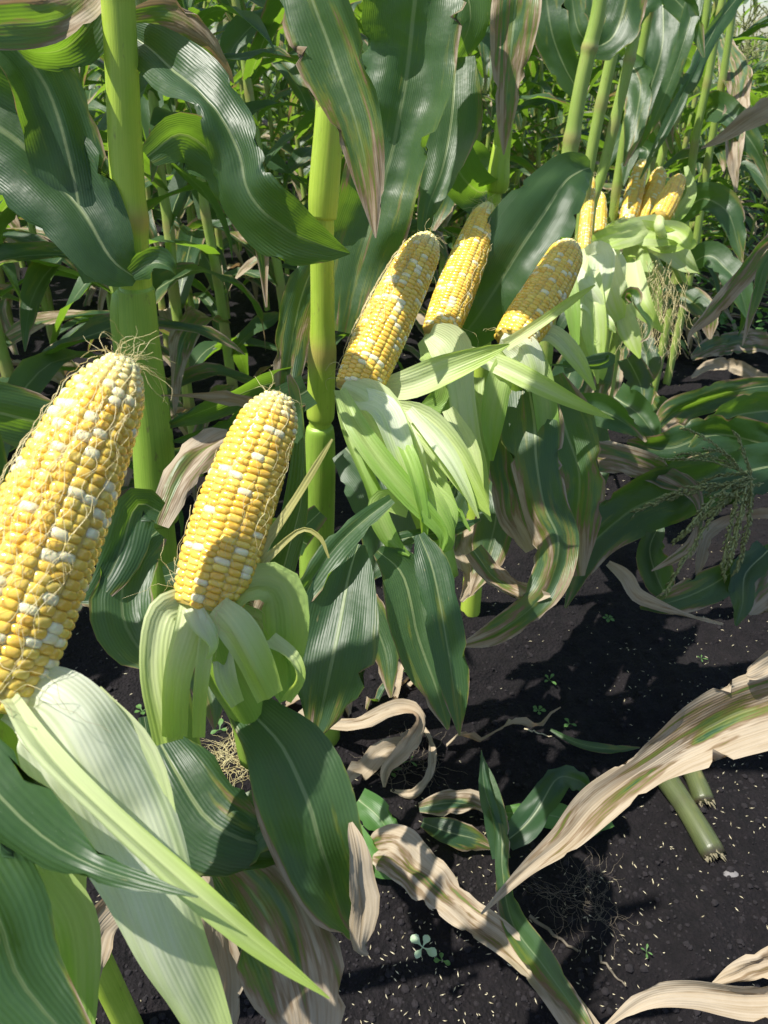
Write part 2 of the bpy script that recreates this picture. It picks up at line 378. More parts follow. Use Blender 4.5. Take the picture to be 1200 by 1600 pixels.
# ------------------------------------------------------------------ ears
def kernel_dome(res):
    g = np.linspace(-1, 1, res); V = []
    for b in g:
        for a in g:
            z = max(0.0, (1-abs(a)**2.8)*(1-abs(b)**2.8))**.5
            x = a*(1-.19*b*b); y = b*(1-.19*a*a)
            V.append((x, y, z))
    return np.array(V), grid_faces(res, res)
def make_ear(parent, base, tip, Rr, rows=16, seed=0, white=.22, bend=0.0, res=7, name='ear', taper=.62, bare=.0, roll=0.0, squash=1.0):
    rg = random.Random(seed); base = np.asarray(base); tip = np.asarray(tip)
    L = np.linalg.norm(tip-base); ax = (tip-base)/L
    view = np.array([0, 0, H])-base; sd_ = nrmz(np.cross(ax, view)); nv = np.cross(sd_, ax)
    KV, KF = kernel_dome(res); V, F, Cc = [], [], []; off = 0
    def rprof(t):
        r = .86+.14*math.sin(min(1, t/.28)*math.pi/2)
        if t > .28: r = 1-(1-taper)*((t-.28)/.72)**2.0
        if t > .86: r *= math.sqrt(max(0.02, 1-((t-.86)/.145)**1.7*.90))
        return r*Rr
    def centre(t): return base+ax*(t*L)+sd_*bend*math.sin(t*math.pi)*L
    step = .0047*(Rr/.026)
    nk = int(L/step*.98)
    tw = rg.uniform(-.25, .25)
    for i in range(rows):
        ph0 = 2*math.pi*i/rows+roll; jit = (i % 2)*.5+rg.uniform(-.15, .15); wob = [rg.uniform(0, 6.3), rg.uniform(.02, .04)]; 
        t = 0.012+jit*step/L
        while t < .985:
            shrink = 1.0 if t < .8 else (1-(t-.8)*1.6 if t < .925 else .62)
            st = step*shrink*rg.uniform(.86, 1.14)
            r = rprof(t)
            if t > .93 and rg.random() < .15: t += st/L; continue
            ph = ph0+tw*t+wob[1]*math.sin(6*t+wob[0])+rg.uniform(-.022, .022)
            c = centre(t); rd = sd_*math.cos(ph)+nv*math.sin(ph); tg = -sd_*math.sin(ph)+nv*math.cos(ph)
            slope = (rprof(min(1, t+.01))-rprof(max(0, t-.01)))/(.02*L if .01 < t < .99 else .01*L)
            al = nrmz(ax+rd*max(-1.6, slope)); up = nrmz(np.cross(al, tg)); 
            if np.dot(up, rd) < 0: up = -up
            hw = math.pi*r/rows*1.10*rg.uniform(.94, 1.03); hh = st*.5*1.16; hz = .0025*(Rr/.026)*rg.uniform(.85, 1.12)
            if t > .9: hz *= .9; hw = min(hw, hh*1.5)
            skew = rg.uniform(-.12, .12)
            K = KV.copy(); K[:, 1] += K[:, 0]*skew
            pts = c+rd*(r-hz*.9)+np.outer(K[:, 0]*hw, tg)+np.outer(K[:, 1]*hh, al)+np.outer(K[:, 2]*hz, up)
            V.append(pts); F += [tuple(a+off for a in f) for f in KF]; off += len(pts)
            pw = white*(.15+1.35*max(0, mnoise.noise(Vector((i*.55+seed, t*9, 3.1)))+.35))
            if rg.random() < pw: cc = np.array((.94, .81, .50))*rg.uniform(.9, 1.05)
            else:
                a = rg.random(); cc = np.array((.88, .47, .03))*(1-a)+np.array((.92, .63, .10))*a
                cc = cc*rg.uniform(.92, 1.05)
            if t > .86: k_ = min(1, (t-.86)/.09); cc = cc*(1-k_)+np.array((.78, .66, .30))*k_
            sh = np.ones((len(pts), 4)); sh[:, :3] = cc; Cc.append(sh)
            t += st/L
    # tiny unfilled kernels that close the tip
    for q in range(60):
        th = rg.uniform(0, 6.28); rr = math.sqrt(rg.random())*rprof(.97)*.9; z = 1.0-.02*(rr/rprof(.97))**2*2
        c = centre(z)+(sd_*math.cos(th)+nv*math.sin(th))*rr
        s_ = .0017*rg.uniform(.7, 1.4)*(Rr/.026)
        up = nrmz(ax+(sd_*math.cos(th)+nv*math.sin(th))*rr/Rr*1.4); a_ = nrmz(np.cross(up, sd_+.3*nv)); b_ = np.cross(up, a_)
        pts = c+np.outer(KV[:, 0]*s_, a_)+np.outer(KV[:, 1]*s_, b_)+np.outer(KV[:, 2]*s_*1.6-s_, up)
        V.append(pts); F += [tuple(a+off for a in f) for f in KF]; off += len(pts)
        sh = np.ones((len(pts), 4)); sh[:, :3] = np.array((.72, .64, .34))*rg.uniform(.85, 1.1); Cc.append(sh)
    # cob beneath
    ts = np.linspace(0, 1, 24); cv, cf, _ = tube_data([centre(t) for t in ts], [rprof(t)-.0016*(Rr/.026) for t in ts], 24)
    cv = np.vstack([cv, centre(1.0)[None], centre(0)[None]])
    cf = list(cf)+[(23*25+j, 23*25+j+1, 600) for j in range(24)]+[(j+1, j, 601) for j in range(24)]
    V.append(cv); F += [tuple(a+off for a in f) for f in cf]; sh = np.ones((len(cv), 4)); sh[:, :3] = (.70, .46, .10); Cc.append(sh)
    o = mesh_obj(name, rel(parent, np.vstack(V)), F, M['kernel'], parent, None, {'tint': ('FLOAT_COLOR', np.vstack(Cc))})
    return o, centre, rprof, ax, sd_, nv, L
def ear_silk(ear_t, parent, seed, n_tip=30, n_side=26, side_sign=(-1, 1), r=.00022, length=.05, low=12):
    o, centre, rprof, ax, sd_, nv, L = ear_t; rg = random.Random(seed); lines = []
    for q in range(n_tip):
        th = rg.uniform(0, 6.28); d = sd_*math.cos(th)+nv*math.sin(th); p = centre(.985)+d*rprof(.97)*rg.uniform(.1, .8)
        v = nrmz(ax*rg.uniform(.2, 1.2)+d*rg.uniform(.2, 1.0)); pts = [p]
        ll = length*rg.uniform(.2, .7)
        for s in range(7):
            v = nrmz(v+np.array([rg.uniform(-.5, .5), rg.uniform(-.5, .5), rg.uniform(-.6, .25)])); pts.append(pts[-1]+v*ll/7)
        lines.append(pts)
    for q in range(n_side):        # threads lying along the kernels
        th = rg.uniform(side_sign[0], side_sign[1]); t = rg.uniform(.3, .98); pts = []
        dt = rg.uniform(.12, .4); k = 14; dth = rg.uniform(-.3, .3); a1 = rg.uniform(0, 6)
        for s in range(k):
            tt = t-dt*s/k; 
            if tt < .02: break
            h_ = th+dth*s/k+.10*math.sin(a1+s*.8)
            pts.append(centre(tt)+(sd_*math.sin(h_)+nv*math.cos(h_))*(rprof(tt)+.0012+.0015*abs(math.sin(s*.9+a1))))
        if len(pts) > 3: lines.append(pts)
    for q in range(low):           # loose threads by the base
        th = rg.uniform(0, 6.28); d = sd_*math.cos(th)+nv*math.sin(th); p = centre(rg.uniform(0, .15))+d*rprof(.05)
        v = nrmz(d+ax*rg.uniform(-.3, .6)); pts = [p]; ll = length*rg.uniform(.5, 1.3)
        for s in range(9):
            v = nrmz(v+np.array([rg.uniform(-.6, .6), rg.uniform(-.6, .6), rg.uniform(-.8, .3)])); pts.append(pts[-1]+v*ll/9)
        lines.append(pts)
    return strands('silk', parent, lines, r, 'silk')

# ------------------------------------------------------------------ stalks
def stalk(parent, pts, rad, nodes=(), mat='stalk', name='stalk', ns=16, n=60, seam=.0, roots=False):
    """pts: world points top to bottom; nodes: fractions along it"""
    C = crom(pts, n); rr = crom(np.array([[r, 0] for r in rad]), n)[:, 0]; nd = np.zeros(n)
    s = np.linspace(0, 1, n)
    for f in nodes:
        b = np.exp(-((s-f)/.012)**2); rr = rr*(1+.13*b); nd = np.maximum(nd, b)
    return capped_tube(name, parent, C, rr, mat, ns, nd, seam)

def to_ground(pts):
    p = pts[-1]; out = list(pts)
    if p[2] > .02: out.append(np.array([p[0], p[1], -.02]))
    return out
#HERO
# ------------------------------------------------------------------ ground
RD = np.array([.476, .8795, 0.]); RN = np.array([-.8795, .476, 0.]); R0 = np.array([-.05, .93, 0.])   # row direction, across (left), a point of the front row
def gz(x, y):
    v = Vector((x, y, 0))
    q = (x-R0[0])*RN[0]+(y-R0[1])*RN[1]
    ridge = .012*math.cos(q/.78*2*math.pi)
    if abs(x) > 14 or abs(y) > 14: return ridge*0
    return ridge+.016*mnoise.noise(v*4.1)+.010*mnoise.noise(v*13+Vector((3, 1, 7)))+.006*mnoise.noise(v*37)+.0035*abs(mnoise.noise(v*90))+.005*max(0, mnoise.noise(v*55+Vector((9, 2, 4)))-.1)*2
def build_ground():
    xs = np.concatenate([np.linspace(-250, -14, 8), np.linspace(-12, -1.4, 44), np.arange(-1.35, 2.6, .0125), np.linspace(2.7, 14, 50), np.linspace(16, 250, 8)])
    ys = np.concatenate([np.linspace(-60, -4, 5), np.linspace(-3, .05, 14), np.arange(.1, 3.2, .0125), np.linspace(3.3, 14, 60), np.linspace(16, 300, 8)])
    V = [(x, y, gz(x, y)) for y in ys for x in xs]
    o = mesh_obj('ground', V, grid_faces(len(ys), len(xs)), M['soil']); tag(o, kind='structure')
build_ground()

rg = random.Random(5)
def ico(r, rg):
    g = (1+5**.5)/2
    b = [(-1,g,0),(1,g,0),(-1,-g,0),(1,-g,0),(0,-1,g),(0,1,g),(0,-1,-g),(0,1,-g),(g,0,-1),(g,0,1),(-g,0,-1),(-g,0,1)]
    F = [(0,11,5),(0,5,1),(0,1,7),(0,7,10),(0,10,11),(1,5,9),(5,11,4),(11,10,2),(10,7,6),(7,1,8),(3,9,4),(3,4,2),(3,2,6),(3,6,8),(3,8,9),(4,9,5),(2,4,11),(6,2,10),(8,6,7),(9,8,1)]
    q = Matrix.Rotation(rg.uniform(0, 6.28), 3, Vector((rg.uniform(-1, 1), rg.uniform(-1, 1), rg.uniform(-1, 1))).normalized())
    return [tuple(q @ (Vector(v)*r/1.9*rg.uniform(.7, 1.25))) for v in b], F
def crumbs():
    V, F = [], []
    for i in range(12000):
        px = rg.uniform(-50, 1250); py = 430+1200*rg.random()**.8
        g = ground_pt(px, py); 
        if g[1] > 4: continue
        r = .0015*math.exp(rg.gauss(0, .6)); r = min(r, .0058)
        v, f = ico(r, rg); off = len(V); z = gz(g[0], g[1])+r*.3
        V += [(a+g[0], b+g[1], c*.75+z) for a, b, c in v]; F += [tuple(k+off for k in q) for q in f]
    tag(mesh_obj('soil_crumbs', V, F, M['crumb'], smooth=False), kind='stuff')
    V, F = [], []
    for i in range(3600):          # pale chaff: little grains shed over the soil
        px = rg.uniform(0, 1250); py = 560+1060*rg.random()**.9
        if mnoise.noise(Vector((px*.004, py*.004, 2))) < rg.uniform(-.5, .35): continue
        if px < 560 and rg.random() < .4: continue
        g = ground_pt(px, py); z = gz(g[0], g[1])+.0016; a = rg.uniform(0, math.pi); L = .0030*rg.uniform(.4, 1.4); wd = .00065*rg.uniform(.8, 1.3)
        ax = np.array([math.cos(a), math.sin(a), rg.uniform(-.25, .25)]); sd_ = np.array([-math.sin(a), math.cos(a), 0]); c = np.array([g[0], g[1], z]); off = len(V)
        bendv = sd_*rg.uniform(-.3, .3)*L
        V += [c-ax*L, c+sd_*wd+bendv*.5, c+np.array([0, 0, wd])+bendv*.5, c-sd_*wd+bendv*.5, c+ax*L]
        F += [(off, off+1, off+2), (off, off+2, off+3), (off+4, off+2, off+1), (off+4, off+3, off+2), (off, off+3, off+1), (off+4, off+1, off+3)]
    tag(mesh_obj('chaff_grains', V, F, M['chaff'], smooth=False), kind='stuff')
crumbs()

# ------------------------------------------------------------------ field plants
def wild_leaf(parent, base, az, el, length, width, droop, mat, seed, twist=0.0, n=18, nu=7, ruf=.10, name='leaf', side_w=0.0):
    rg = random.Random(seed); C = [np.array(base, float)]; a = az; dirs = []
    for i in range(n):
        s = i/(n-1); e = el-droop*s**1.25; a2 = a+side_w*s
        d = np.array([math.cos(a2)*math.cos(e), math.sin(a2)*math.cos(e), math.sin(e)]); dirs.append(d)
        if i: C.append(C[-1]+d*length/(n-1))
    C = np.array(C); T = nrmz(np.gradient(C, axis=0)); 
    S = np.array([[-math.sin(a+side_w*i/(n-1)), math.cos(a+side_w*i/(n-1)), 0] for i in range(n)]); S = nrmz(S-T*np.sum(S*T, axis=1)[:, None])
    N = nrmz(np.cross(T, S)); tw = np.array([twist*(i/(n-1))**1.3 for i in range(n)])[:, None]
    S2 = S*np.cos(tw)+N*np.sin(tw); N2 = N*np.cos(tw)-S*np.sin(tw)
    t = np.linspace(0, 1, n); W = width*np.minimum(1, .55+2.2*t)*np.clip(1-((t-.25)/.76).clip(0)**2.2, 0.01, 1)
    V, F, uvs = blade_mesh(C, S2, N2, W, .13, ruf, seed, nu, 0, 24, 0, .35 if 'dry' in mat else .16)
    return mesh_obj(name, rel(parent, V), F, M[mat], parent, uvs)
def make_tassel(parent, base, d, size, seed, mat='tassel', name='tassel', nb=9):
    rg = random.Random(seed); V, F = [], []; d = nrmz(np.asarray(d, float)); ref = nrmz(np.cross(d, [.3, .9, .1])); r2 = np.cross(d, ref)
    br = []
    for b in range(nb):
        th = b*2.4+rg.uniform(-.3, .3); sp = 0 if b == 0 else rg.uniform(.5, 1.15)
        v = nrmz(d+(ref*math.cos(th)+r2*math.sin(th))*sp); p = np.asarray(base)+d*size*(.0 if b == 0 else rg.uniform(-.25, .2)); pts = [p]; L = size*(1.1 if b == 0 else rg.uniform(.55, .95))
        k = 12
        for i in range(k):
            v = nrmz(v+np.array([0, 0, -.06])+np.array([rg.uniform(-.05, .05) for _ in range(3)])); pts.append(pts[-1]+v*L/k)
        br.append(pts)
    for pts in br:
        pts = np.array(pts); v, f, u = tube_data(pts, [size*.009]*len(pts), 4); off = len(V); V += list(v); F += [tuple(a+off for a in q) for q in f]
        T = nrmz(np.gradient(pts, axis=0))
        for i in range(1, len(pts)):          # spikelets
            for m in range(4):
                c = pts[i]*(1-m/4)+pts[i-1]*(m/4); sd_ = nrmz(np.cross(T[i], [rg.uniform(-1, 1), rg.uniform(-1, 1), rg.uniform(-1, 1)]))
                t_ = nrmz(T[i]+sd_*.45); w_ = np.cross(t_, sd_); L = size*.07; off = len(V)
                V += [c, c+t_*L*.5+sd_*L*.24, c+t_*L*.5+w_*L*.24, c+t_*L*.5-w_*L*.24+sd_*L*.02, c+t_*L]
                F += [(off, off+1, off+2), (off, off+2, off+3), (off, off+3, off+1), (off+4, off+2, off+1), (off+4, off+3, off+2), (off+4, off+1, off+3)]
    return mesh_obj(name, rel(parent, np.array(V)), F, M[mat], parent)
def make_template(seed):
    rg = random.Random(seed)
    root = thing('corn_plant', 'corn plant', 'corn plant', (0, 0, 0))
    Ht = rg.uniform(1.5, 1.75); lean = (rg.uniform(-.08, .08), rg.uniform(-.08, .08)); n = 12
    pts = [np.array([lean[0]*(i/n)**1.5*Ht+rg.uniform(-.004, .004), lean[1]*(i/n)**1.5*Ht+rg.uniform(-.004, .004), -.03+Ht*i/n]) for i in range(n+1)][::-1]
    stalk(root, pts, [.005, .009, .012, .0135], [1-(j+.6)/11.0 for j in range(10)], 'stalk_bg', ns=8, n=70)
    az0 = rg.uniform(0, 6.28); nl = 15
    for i in range(nl):
        z = .10+i*(Ht-.28)/nl; f = z/Ht; c = np.array([lean[0]*f**1.5*Ht, lean[1]*f**1.5*Ht, z])
        az = az0+math.pi*(i % 2)+rg.uniform(-.7, .7)
        if i < 2: mat = rg.choice(['leaf_dry', 'leaf_half', 'leaf']); el = rg.uniform(.1, .5); dr = rg.uniform(1.6, 2.3); L = rg.uniform(.35, .5); W = .055
        elif i < 6: mat = rg.choice(['leaf', 'leaf', 'leaf_clean', 'leaf_spot', 'leaf_half']); el = rg.uniform(.5, 1.0); dr = rg.uniform(1.5, 2.4); L = rg.uniform(.42, .66); W = .070
        else: mat = rg.choice(['leaf', 'leaf', 'leaf_clean', 'leaf_spot']); el = rg.uniform(.8, 1.2); dr = rg.uniform(1.2, 2.4); L = rg.uniform(.45, .7); W = .072
        if i == nl-1: L *= .6; el = 1.2; dr = .8
        wild_leaf(root, c, az, el, L, W*rg.uniform(.85, 1.15), dr, mat, seed*50+i, rg.uniform(-1.0, 1.0), side_w=rg.uniform(-.7, .7))
    top = pts[0]; make_tassel(root, top, (lean[0], lean[1], 1), .24, seed)
    return root
def children(o): return [c for c in bpy.data.objects if c.parent == o]
def copy_plant(src, kids, loc, rz, sc_=1.0):
    r = src.copy(); col.objects.link(r); r.location = loc; r.rotation_euler = (0, 0, rz); r.scale = (sc_,)*3
    for ch in kids:
        c = ch.copy(); col.objects.link(c); c.parent = r
    return r
NT_ = 7
temps = [make_template(11+i) for i in range(NT_)]
tkids = [children(t) for t in temps]
used = [False]*NT_
rows_words = ['second', 'third', 'fourth', 'fifth', 'sixth', 'seventh', 'eighth']
rg = random.Random(77); placed = 0
for k in range(1, 6):
    tmax = 6.2 if k < 4 else 6.8
    t = -2.2+rg.uniform(0, .2); cnt = 0
    while t < tmax:
        p = R0+RN*(.78*k+rg.uniform(-.05, .05))+RD*t
        t += rg.uniform(.17, .25)*(1 if k < 4 else 1.3)
        q = project((p[0], p[1], .5)); q2 = project((p[0], p[1], 1.0))
        if q is None or q2 is None: continue
        if not (-260 < q[0] < 1400 or -260 < q2[0] < 1400): continue
        if p[1] < .35: continue
        j = rg.randrange(NT_); loc = (p[0], p[1], gz(p[0], p[1])); rz = rg.uniform(0, 6.28); s = rg.uniform(.86, 1.08)
        if not used[j]:
            r = temps[j]; used[j] = True; r.location = loc; r.rotation_euler = (0, 0, rz); r.scale = (s,)*3
        else: r = copy_plant(temps[j], tkids[j], loc, rz, s)
        cnt += 1; placed += 1
        r['label'] = 'one of the many green corn plants of the %s row behind the peeled ears' % rows_words[k-1]
        r['group'] = 'corn plants of the %s row' % rows_words[k-1]; r['category'] = 'corn plant'
# front row, further along, past the last peeled ears
for q in range(24):
    t = 1.95+q*.2+rg.uniform(-.04, .04); p = R0+RD*t+RN*rg.uniform(-.03, .05)
    j = rg.randrange(NT_); r = copy_plant(temps[j], tkids[j], (p[0], p[1], 0), rg.uniform(0, 6.28), rg.uniform(.8, 1.0) if t < 2.6 else rg.uniform(.55, .68)); placed += 1
    r['label'] = 'one of the unpeeled corn plants at the far end of the front row'; r['group'] = 'far corn plants of the front row'; r['category'] = 'corn plant'
# rows to the right of the aisle that the picture's right edge shows far away
for k in (1, 2, 3):
    t = (3.0, 5.2, 6.8)[k-1]
    while t < 7.8:
        p = R0-RN*.80*k+RD*t; t += rg.uniform(.24, .32); q = project((p[0], p[1], .9))
        if q is None or q[0] > 1500: continue
        j = rg.randrange(NT_); r = copy_plant(temps[j], tkids[j], (p[0], p[1], 0), rg.uniform(0, 6.28), rg.uniform(.42, .52)); placed += 1
        r['label'] = 'one of the far corn plants beyond the open soil at the right edge'; r['group'] = 'corn plants right of the aisle'; r['category'] = 'corn plant'
for q in range(22):
    t = 2.3+q*.27; p = R0-RN*rg.uniform(.25, .55)+RD*t
    j = rg.randrange(NT_); r = copy_plant(temps[j], tkids[j], (p[0], p[1], 0), rg.uniform(0, 6.28), rg.uniform(.34, .52)); placed += 1
    r['label'] = 'one of the low leafy corn tillers edging the far end of the aisle'; r['group'] = 'low corn tillers along the aisle'; r['category'] = 'corn plant'
print('field plants', placed)

def far_mass():
    rg = random.Random(3); V, F, uv, ln, mi = [], [], [], [], []
    for i in range(4200):
        d = 5.5+20*rg.random()**1.7; a = R(rg.uniform(-42, 46)); x, y = d*math.sin(a), d*math.cos(a); z = rg.uniform(.1, 1.62 if a < R(22) else .86)
        q_ = (x-R0[0])*RN[0]+(y-R0[1])*RN[1]; t_ = (x-R0[0])*RD[0]+(y-R0[1])*RD[1]
        if (t_ < 6.6 and (q_ < 4.1)) or (-.3 > q_ > -.75 and t_ < 9): continue
        az = rg.uniform(0, 6.28); el = rg.uniform(.4, 1.3); dr = rg.uniform(1, 2.4); C = [np.array([x, y, z])]
        for s in range(6):
            e = el-dr*s/5; C.append(C[-1]+np.array([math.cos(az)*math.cos(e), math.sin(az)*math.cos(e), math.sin(e)])*.12)
        C = np.array(C); S = np.tile([[-math.sin(az), math.cos(az), 0]], (7, 1)); N = nrmz(np.cross(nrmz(np.gradient(C, axis=0)), S))
        v, f, u = blade_mesh(C, S, N, np.array([.05, .09, .09, .08, .07, .04, .004]), .12, .08, i, 3)
        off = len(V); V += list(v); F += [tuple(q+off for q in k) for k in f]; uv += u['UVMap']; ln += u['Len']; mi += [0]*len(f)
        if i % 2 == 0:
            h_ = z*1.02; v, f, u = tube_data([[x, y, 0], [x+.02, y, h_*.5], [x+.03, y+.02, h_]], [.012, .011, .008], 5); off = len(V); V += list(v); F += [tuple(q+off for q in k) for k in f]; uv += list(u); ln += list(u); mi += [1]*len(f)
    tag(mesh_obj('far_corn', V, F, None, None, {'UVMap': uv, 'Len': ln}, None, True, [M['leaf'], M['stalk_bg']], mi), kind='stuff')
far_mass()
# ------------------------------------------------------------------ the front row, plant by plant
def plant(label, px, py, d=None, base=None):
    b = base if base is not None else ground_pt(px, py)
    return thing('corn_plant', label, 'corn plant', (b[0], b[1], 0), 'corn plants of the front row with peeled ears')
def wpx(w, y, yw): return w*depth_on(y, yw)/FPX*.5
def hstalk(pl, yw, pts, nodes=(), mat='stalk', name='stalk', ground=True, n=70, seam=0.0, ns=20):
    if yw > 1.5: pts = [(x, y, w_*.82) for x, y, w_ in pts]
    w3 = [PV(x, y, yw) for x, y, _ in pts]; rr = [wpx(w_, y, yw) for x, y, w_ in pts]
    if ground:
        w3 = to_ground(w3); rr = rr+[rr[-1]*1.1]*(len(w3)-len(rr))
    return stalk(pl, w3, rr, nodes, mat, name, ns, n, seam)
def ear_at(pl, b, t, wid, **kw):
    """b, t: (px, py, depth); wid: width in px at the middle"""
    dm = (b[2]+t[2])/2
    return make_ear(pl, P(*b), P(*t), wid*dm/FPX/2, **kw)
def shank(ear_o, b, pts, w_, mat='sheath'):
    w3 = [P(*b)]+[P(*q) for q in pts]; dm = b[2]
    return stalk(ear_o, w3, [w_*dm/FPX/2]*len(w3), (), mat, 'shank', 12, 20)

# ---- plant with the nearest ear (left edge) ------------------------------
A = plant('nearest corn plant at the left edge, with the largest peeled ear', 0, 0, base=np.array([-.30, .42, 0]))
stalk(A, [np.array(q) for q in [(-.36, .40, 1.7), (-.34, .40, 1.2), (-.32, .41, .6), (-.30, .42, -.02)]], [.009, .012, .014, .015], (.2, .4, .6, .8), 'stalk')
e = ear_at(A, (-30, 1098, .325), (196, 560, .365), 176, rows=19, seed=4, white=.30, bend=-.015, res=9, taper=.55, roll=.1)
eo = e[0]; eo['label'] = 'largest peeled ear, yellow and white kernels, with loose silk over its top'
ear_silk(e, eo, 1, 50, 90, (-1.3, .6), .00017, .045)
shank(eo, (-25, 1098, .325), [(0, 1200, .34), (-20, 1340, .37), (-120, 1500, .42)], 90, 'sheath')
b = lambda *a, **k: blade(eo, *a, name='husk_leaf', **k)
b([(-5, 1075, .325, 70, 10), (85, 1105, .318, 145, 5), (150, 1210, .318, 185, 0), (205, 1340, .325, 165, -10), (255, 1470, .335, 120, -20), (330, 1625, .35, 70, -30)], 'husk_white', fold=-.10, ruffle=.045, nu=17, n=60)
b([(-20, 1095, .335, 60), (35, 1180, .335, 120), (60, 1300, .34, 135), (75, 1440, .35, 115), (95, 1620, .36, 50)], 'husk', fold=-.12, ruffle=.03, nu=15)
b([(-60, 1110, .345, 60), (-30, 1200, .345, 120), (-10, 1350, .35, 140), (10, 1500, .36, 120), (0, 1640, .37, 60)], 'husk_white', fold=-.10, nu=13)
b([(15, 1090, .312, 24, 10), (62, 1165, .306, 38, 20), (150, 1258, .302, 40, 35), (250, 1350, .30, 42, 30), (330, 1418, .30, 40, 10), (420, 1490, .305, 27, 0), (515, 1560, .31, 2, 0)], 'husk', fold=.22, ruffle=.02, nu=11)
b([(140, 1085, .335, 40, 0), (205, 1180, .335, 70, -10), (245, 1290, .34, 66, -25), (262, 1400, .35, 40, -40), (270, 1500, .36, 4, -40)], 'husk', fold=.1, nu=9)
b([(60, 1350, .345, 50, 0), (118, 1440, .35, 60), (128, 1560, .355, 44), (125, 1640, .36, 30)], 'husk_green', fold=.1, nu=9)
l = lambda *a, **k: blade(A, *a, **k)
l([(-90, 1120, .30, 60, 0), (-10, 1235, .295, 104, 10), (70, 1310, .295, 84, 5), (140, 1350, .295, 48, 0), (200, 1372, .288, 34, 0), (310, 1402, .282, 2, 0)], 'leaf_clean', fold=.12, ruffle=.03)
l([(-150, 1240, .32, 80, 20), (-70, 1320, .31, 150, 20), (-5, 1430, .305, 160, 10), (30, 1530, .305, 130, 0), (130, 1650, .30, 60, 0)], 'leaf', fold=-.12, ruffle=.05)
l([(-120, 640, .50, 60), (-40, 640, .52, 95, 10), (60, 660, .56, 90, 20), (130, 668, .58, 60, 20), (190, 655, .60, 6, 0)], 'leaf_spot', fold=.1)
l([(-120, 560, .42, 60), (-60, 700, .44, 100, 20), (-5, 790, .46, 60, 30), (25, 860, .48, 2, 0)], 'leaf', fold=.1)

# ---- tall bright stalk and the second ear ---------------------------------
B = plant('corn plant with the tall lime stalk and the second peeled ear beside it', 262, 1000, base=np.array([-.19, .71, 0]))
hstalk(B, .70, [(170, -260, 50), (181, -60, 52), (190, 100, 51), (197, 250, 52), (206, 400, 54), (212, 440, 50), (222, 560, 42), (238, 760, 44), (252, 900, 44), (256, 980, 42)], (.115, .355, .60, .8), 'stalk', n=120)
hstalk(B, .70, [(212, 443, 44), (213, 450, 53), (214, 462, 56), (220, 540, 60), (236, 660, 62), (246, 780, 64), (252, 812, 55)], (), 'sheath', 'sheath', False, 40, .12)
hstalk(B, .705, [(188, 452, 14), (190, 462, 30), (192, 500, 38), (198, 560, 36), (204, 640, 30)], (), 'sheath', 'sheath', False, 20, .2)
hstalk(B, .70, [(246, 808, 44), (246, 818, 51), (252, 900, 54), (256, 1000, 50)], (), 'sheath', 'sheath', True, 30, .12)
l = lambda *a, **k: blade(B, *a, **k)
l([(214, 436, .66, 26, 0), (172, 402, .645, 100, -5), (125, 325, .635, 152, -5), (55, 245, .63, 180, -5), (-20, 190, .625, 190, 0), (-130, 150, .62, 170, 0)], 'leaf_clean', fold=.10, ruffle=.04, nu=15)
l([(150, 440, .655, 60, 40), (128, 345, .64, 100, 20), (105, 235, .62, 120, 0), (70, 130, .60, 110, -20), (10, 60, .58, 80, -20), (-80, 20, .56, 40)], 'leaf', fold=-.10, ruffle=.05, nu=11)
l([(206, 428, .655, 20, 0), (236, 412, .65, 46, 20), (262, 418, .65, 34, 60), (274, 430, .66, 4, 60)], 'leaf_clean', fold=.2)
l([(-60, 42, .50, 60, 0), (20, 38, .52, 66, 0), (80, 32, .54, 58, 10), (125, 10, .57, 50, 20), (160, -25, .6, 40, 30)], 'leaf_half', fold=.12, ruffle=.08)
l([(160, -40, .60, 40, 0), (150, 20, .60, 70, 0), (110, 70, .585, 70, 30), (60, 80, .57, 50, 60), (20, 65, .56, 10, 70)], 'leaf_clean', fold=.1)
l([(205, 55, .61, 34, 0), (240, 80, .60, 78, 10), (292, 128, .585, 104, 30), (340, 178, .575, 96, 40), (372, 235, .575, 84, -10), (395, 300, .58, 110, -35), (452, 360, .59, 98, -25), (505, 385, .60, 52, -15), (547, 396, .61, 3, 0)], 'leaf_clean', fold=.12, ruffle=.06, nu=15, n=70)
l([(205, 40, .63, 40), (262, 40, .63, 72, 0), (310, 62, .63, 66, -20), (350, 100, .64, 36, -50), (365, 130, .65, 4, -60)], 'leaf_half', fold=.1)
l([(345, 195, .60, 34, 60), (385, 280, .62, 50, 50), (400, 350, .63, 40, 40), (408, 400, .64, 20, 30), (416, 480, .65, 3)], 'leaf_spot', fold=.12)
l([(230, 245, .75, 30), (282, 210, .76, 76, -10), (330, 240, .78, 82, 10), (362, 300, .80, 60, 30), (375, 360, .82, 20, 50)], 'leaf', fold=.12)
l([(245, 830, .62, 40, 0), (205, 870, .60, 90, 10), (190, 950, .585, 96, 0), (215, 1010, .58, 70, -10), (260, 1040, .58, 20)], 'leaf', fold=.14, ruffle=.05)
l([(250, 800, .61, 30, 0), (215, 790, .60, 60, 20), (190, 860, .59, 70, 20), (150, 930, .58, 40, 0), (120, 940, .58, 4)], 'leaf', fold=.12)
l([(248, 820, .70, 30), (285, 740, .72, 60, 20), (325, 700, .74, 66, 30), (360, 680, .76, 20, 30)], 'leaf_half', fold=.1)
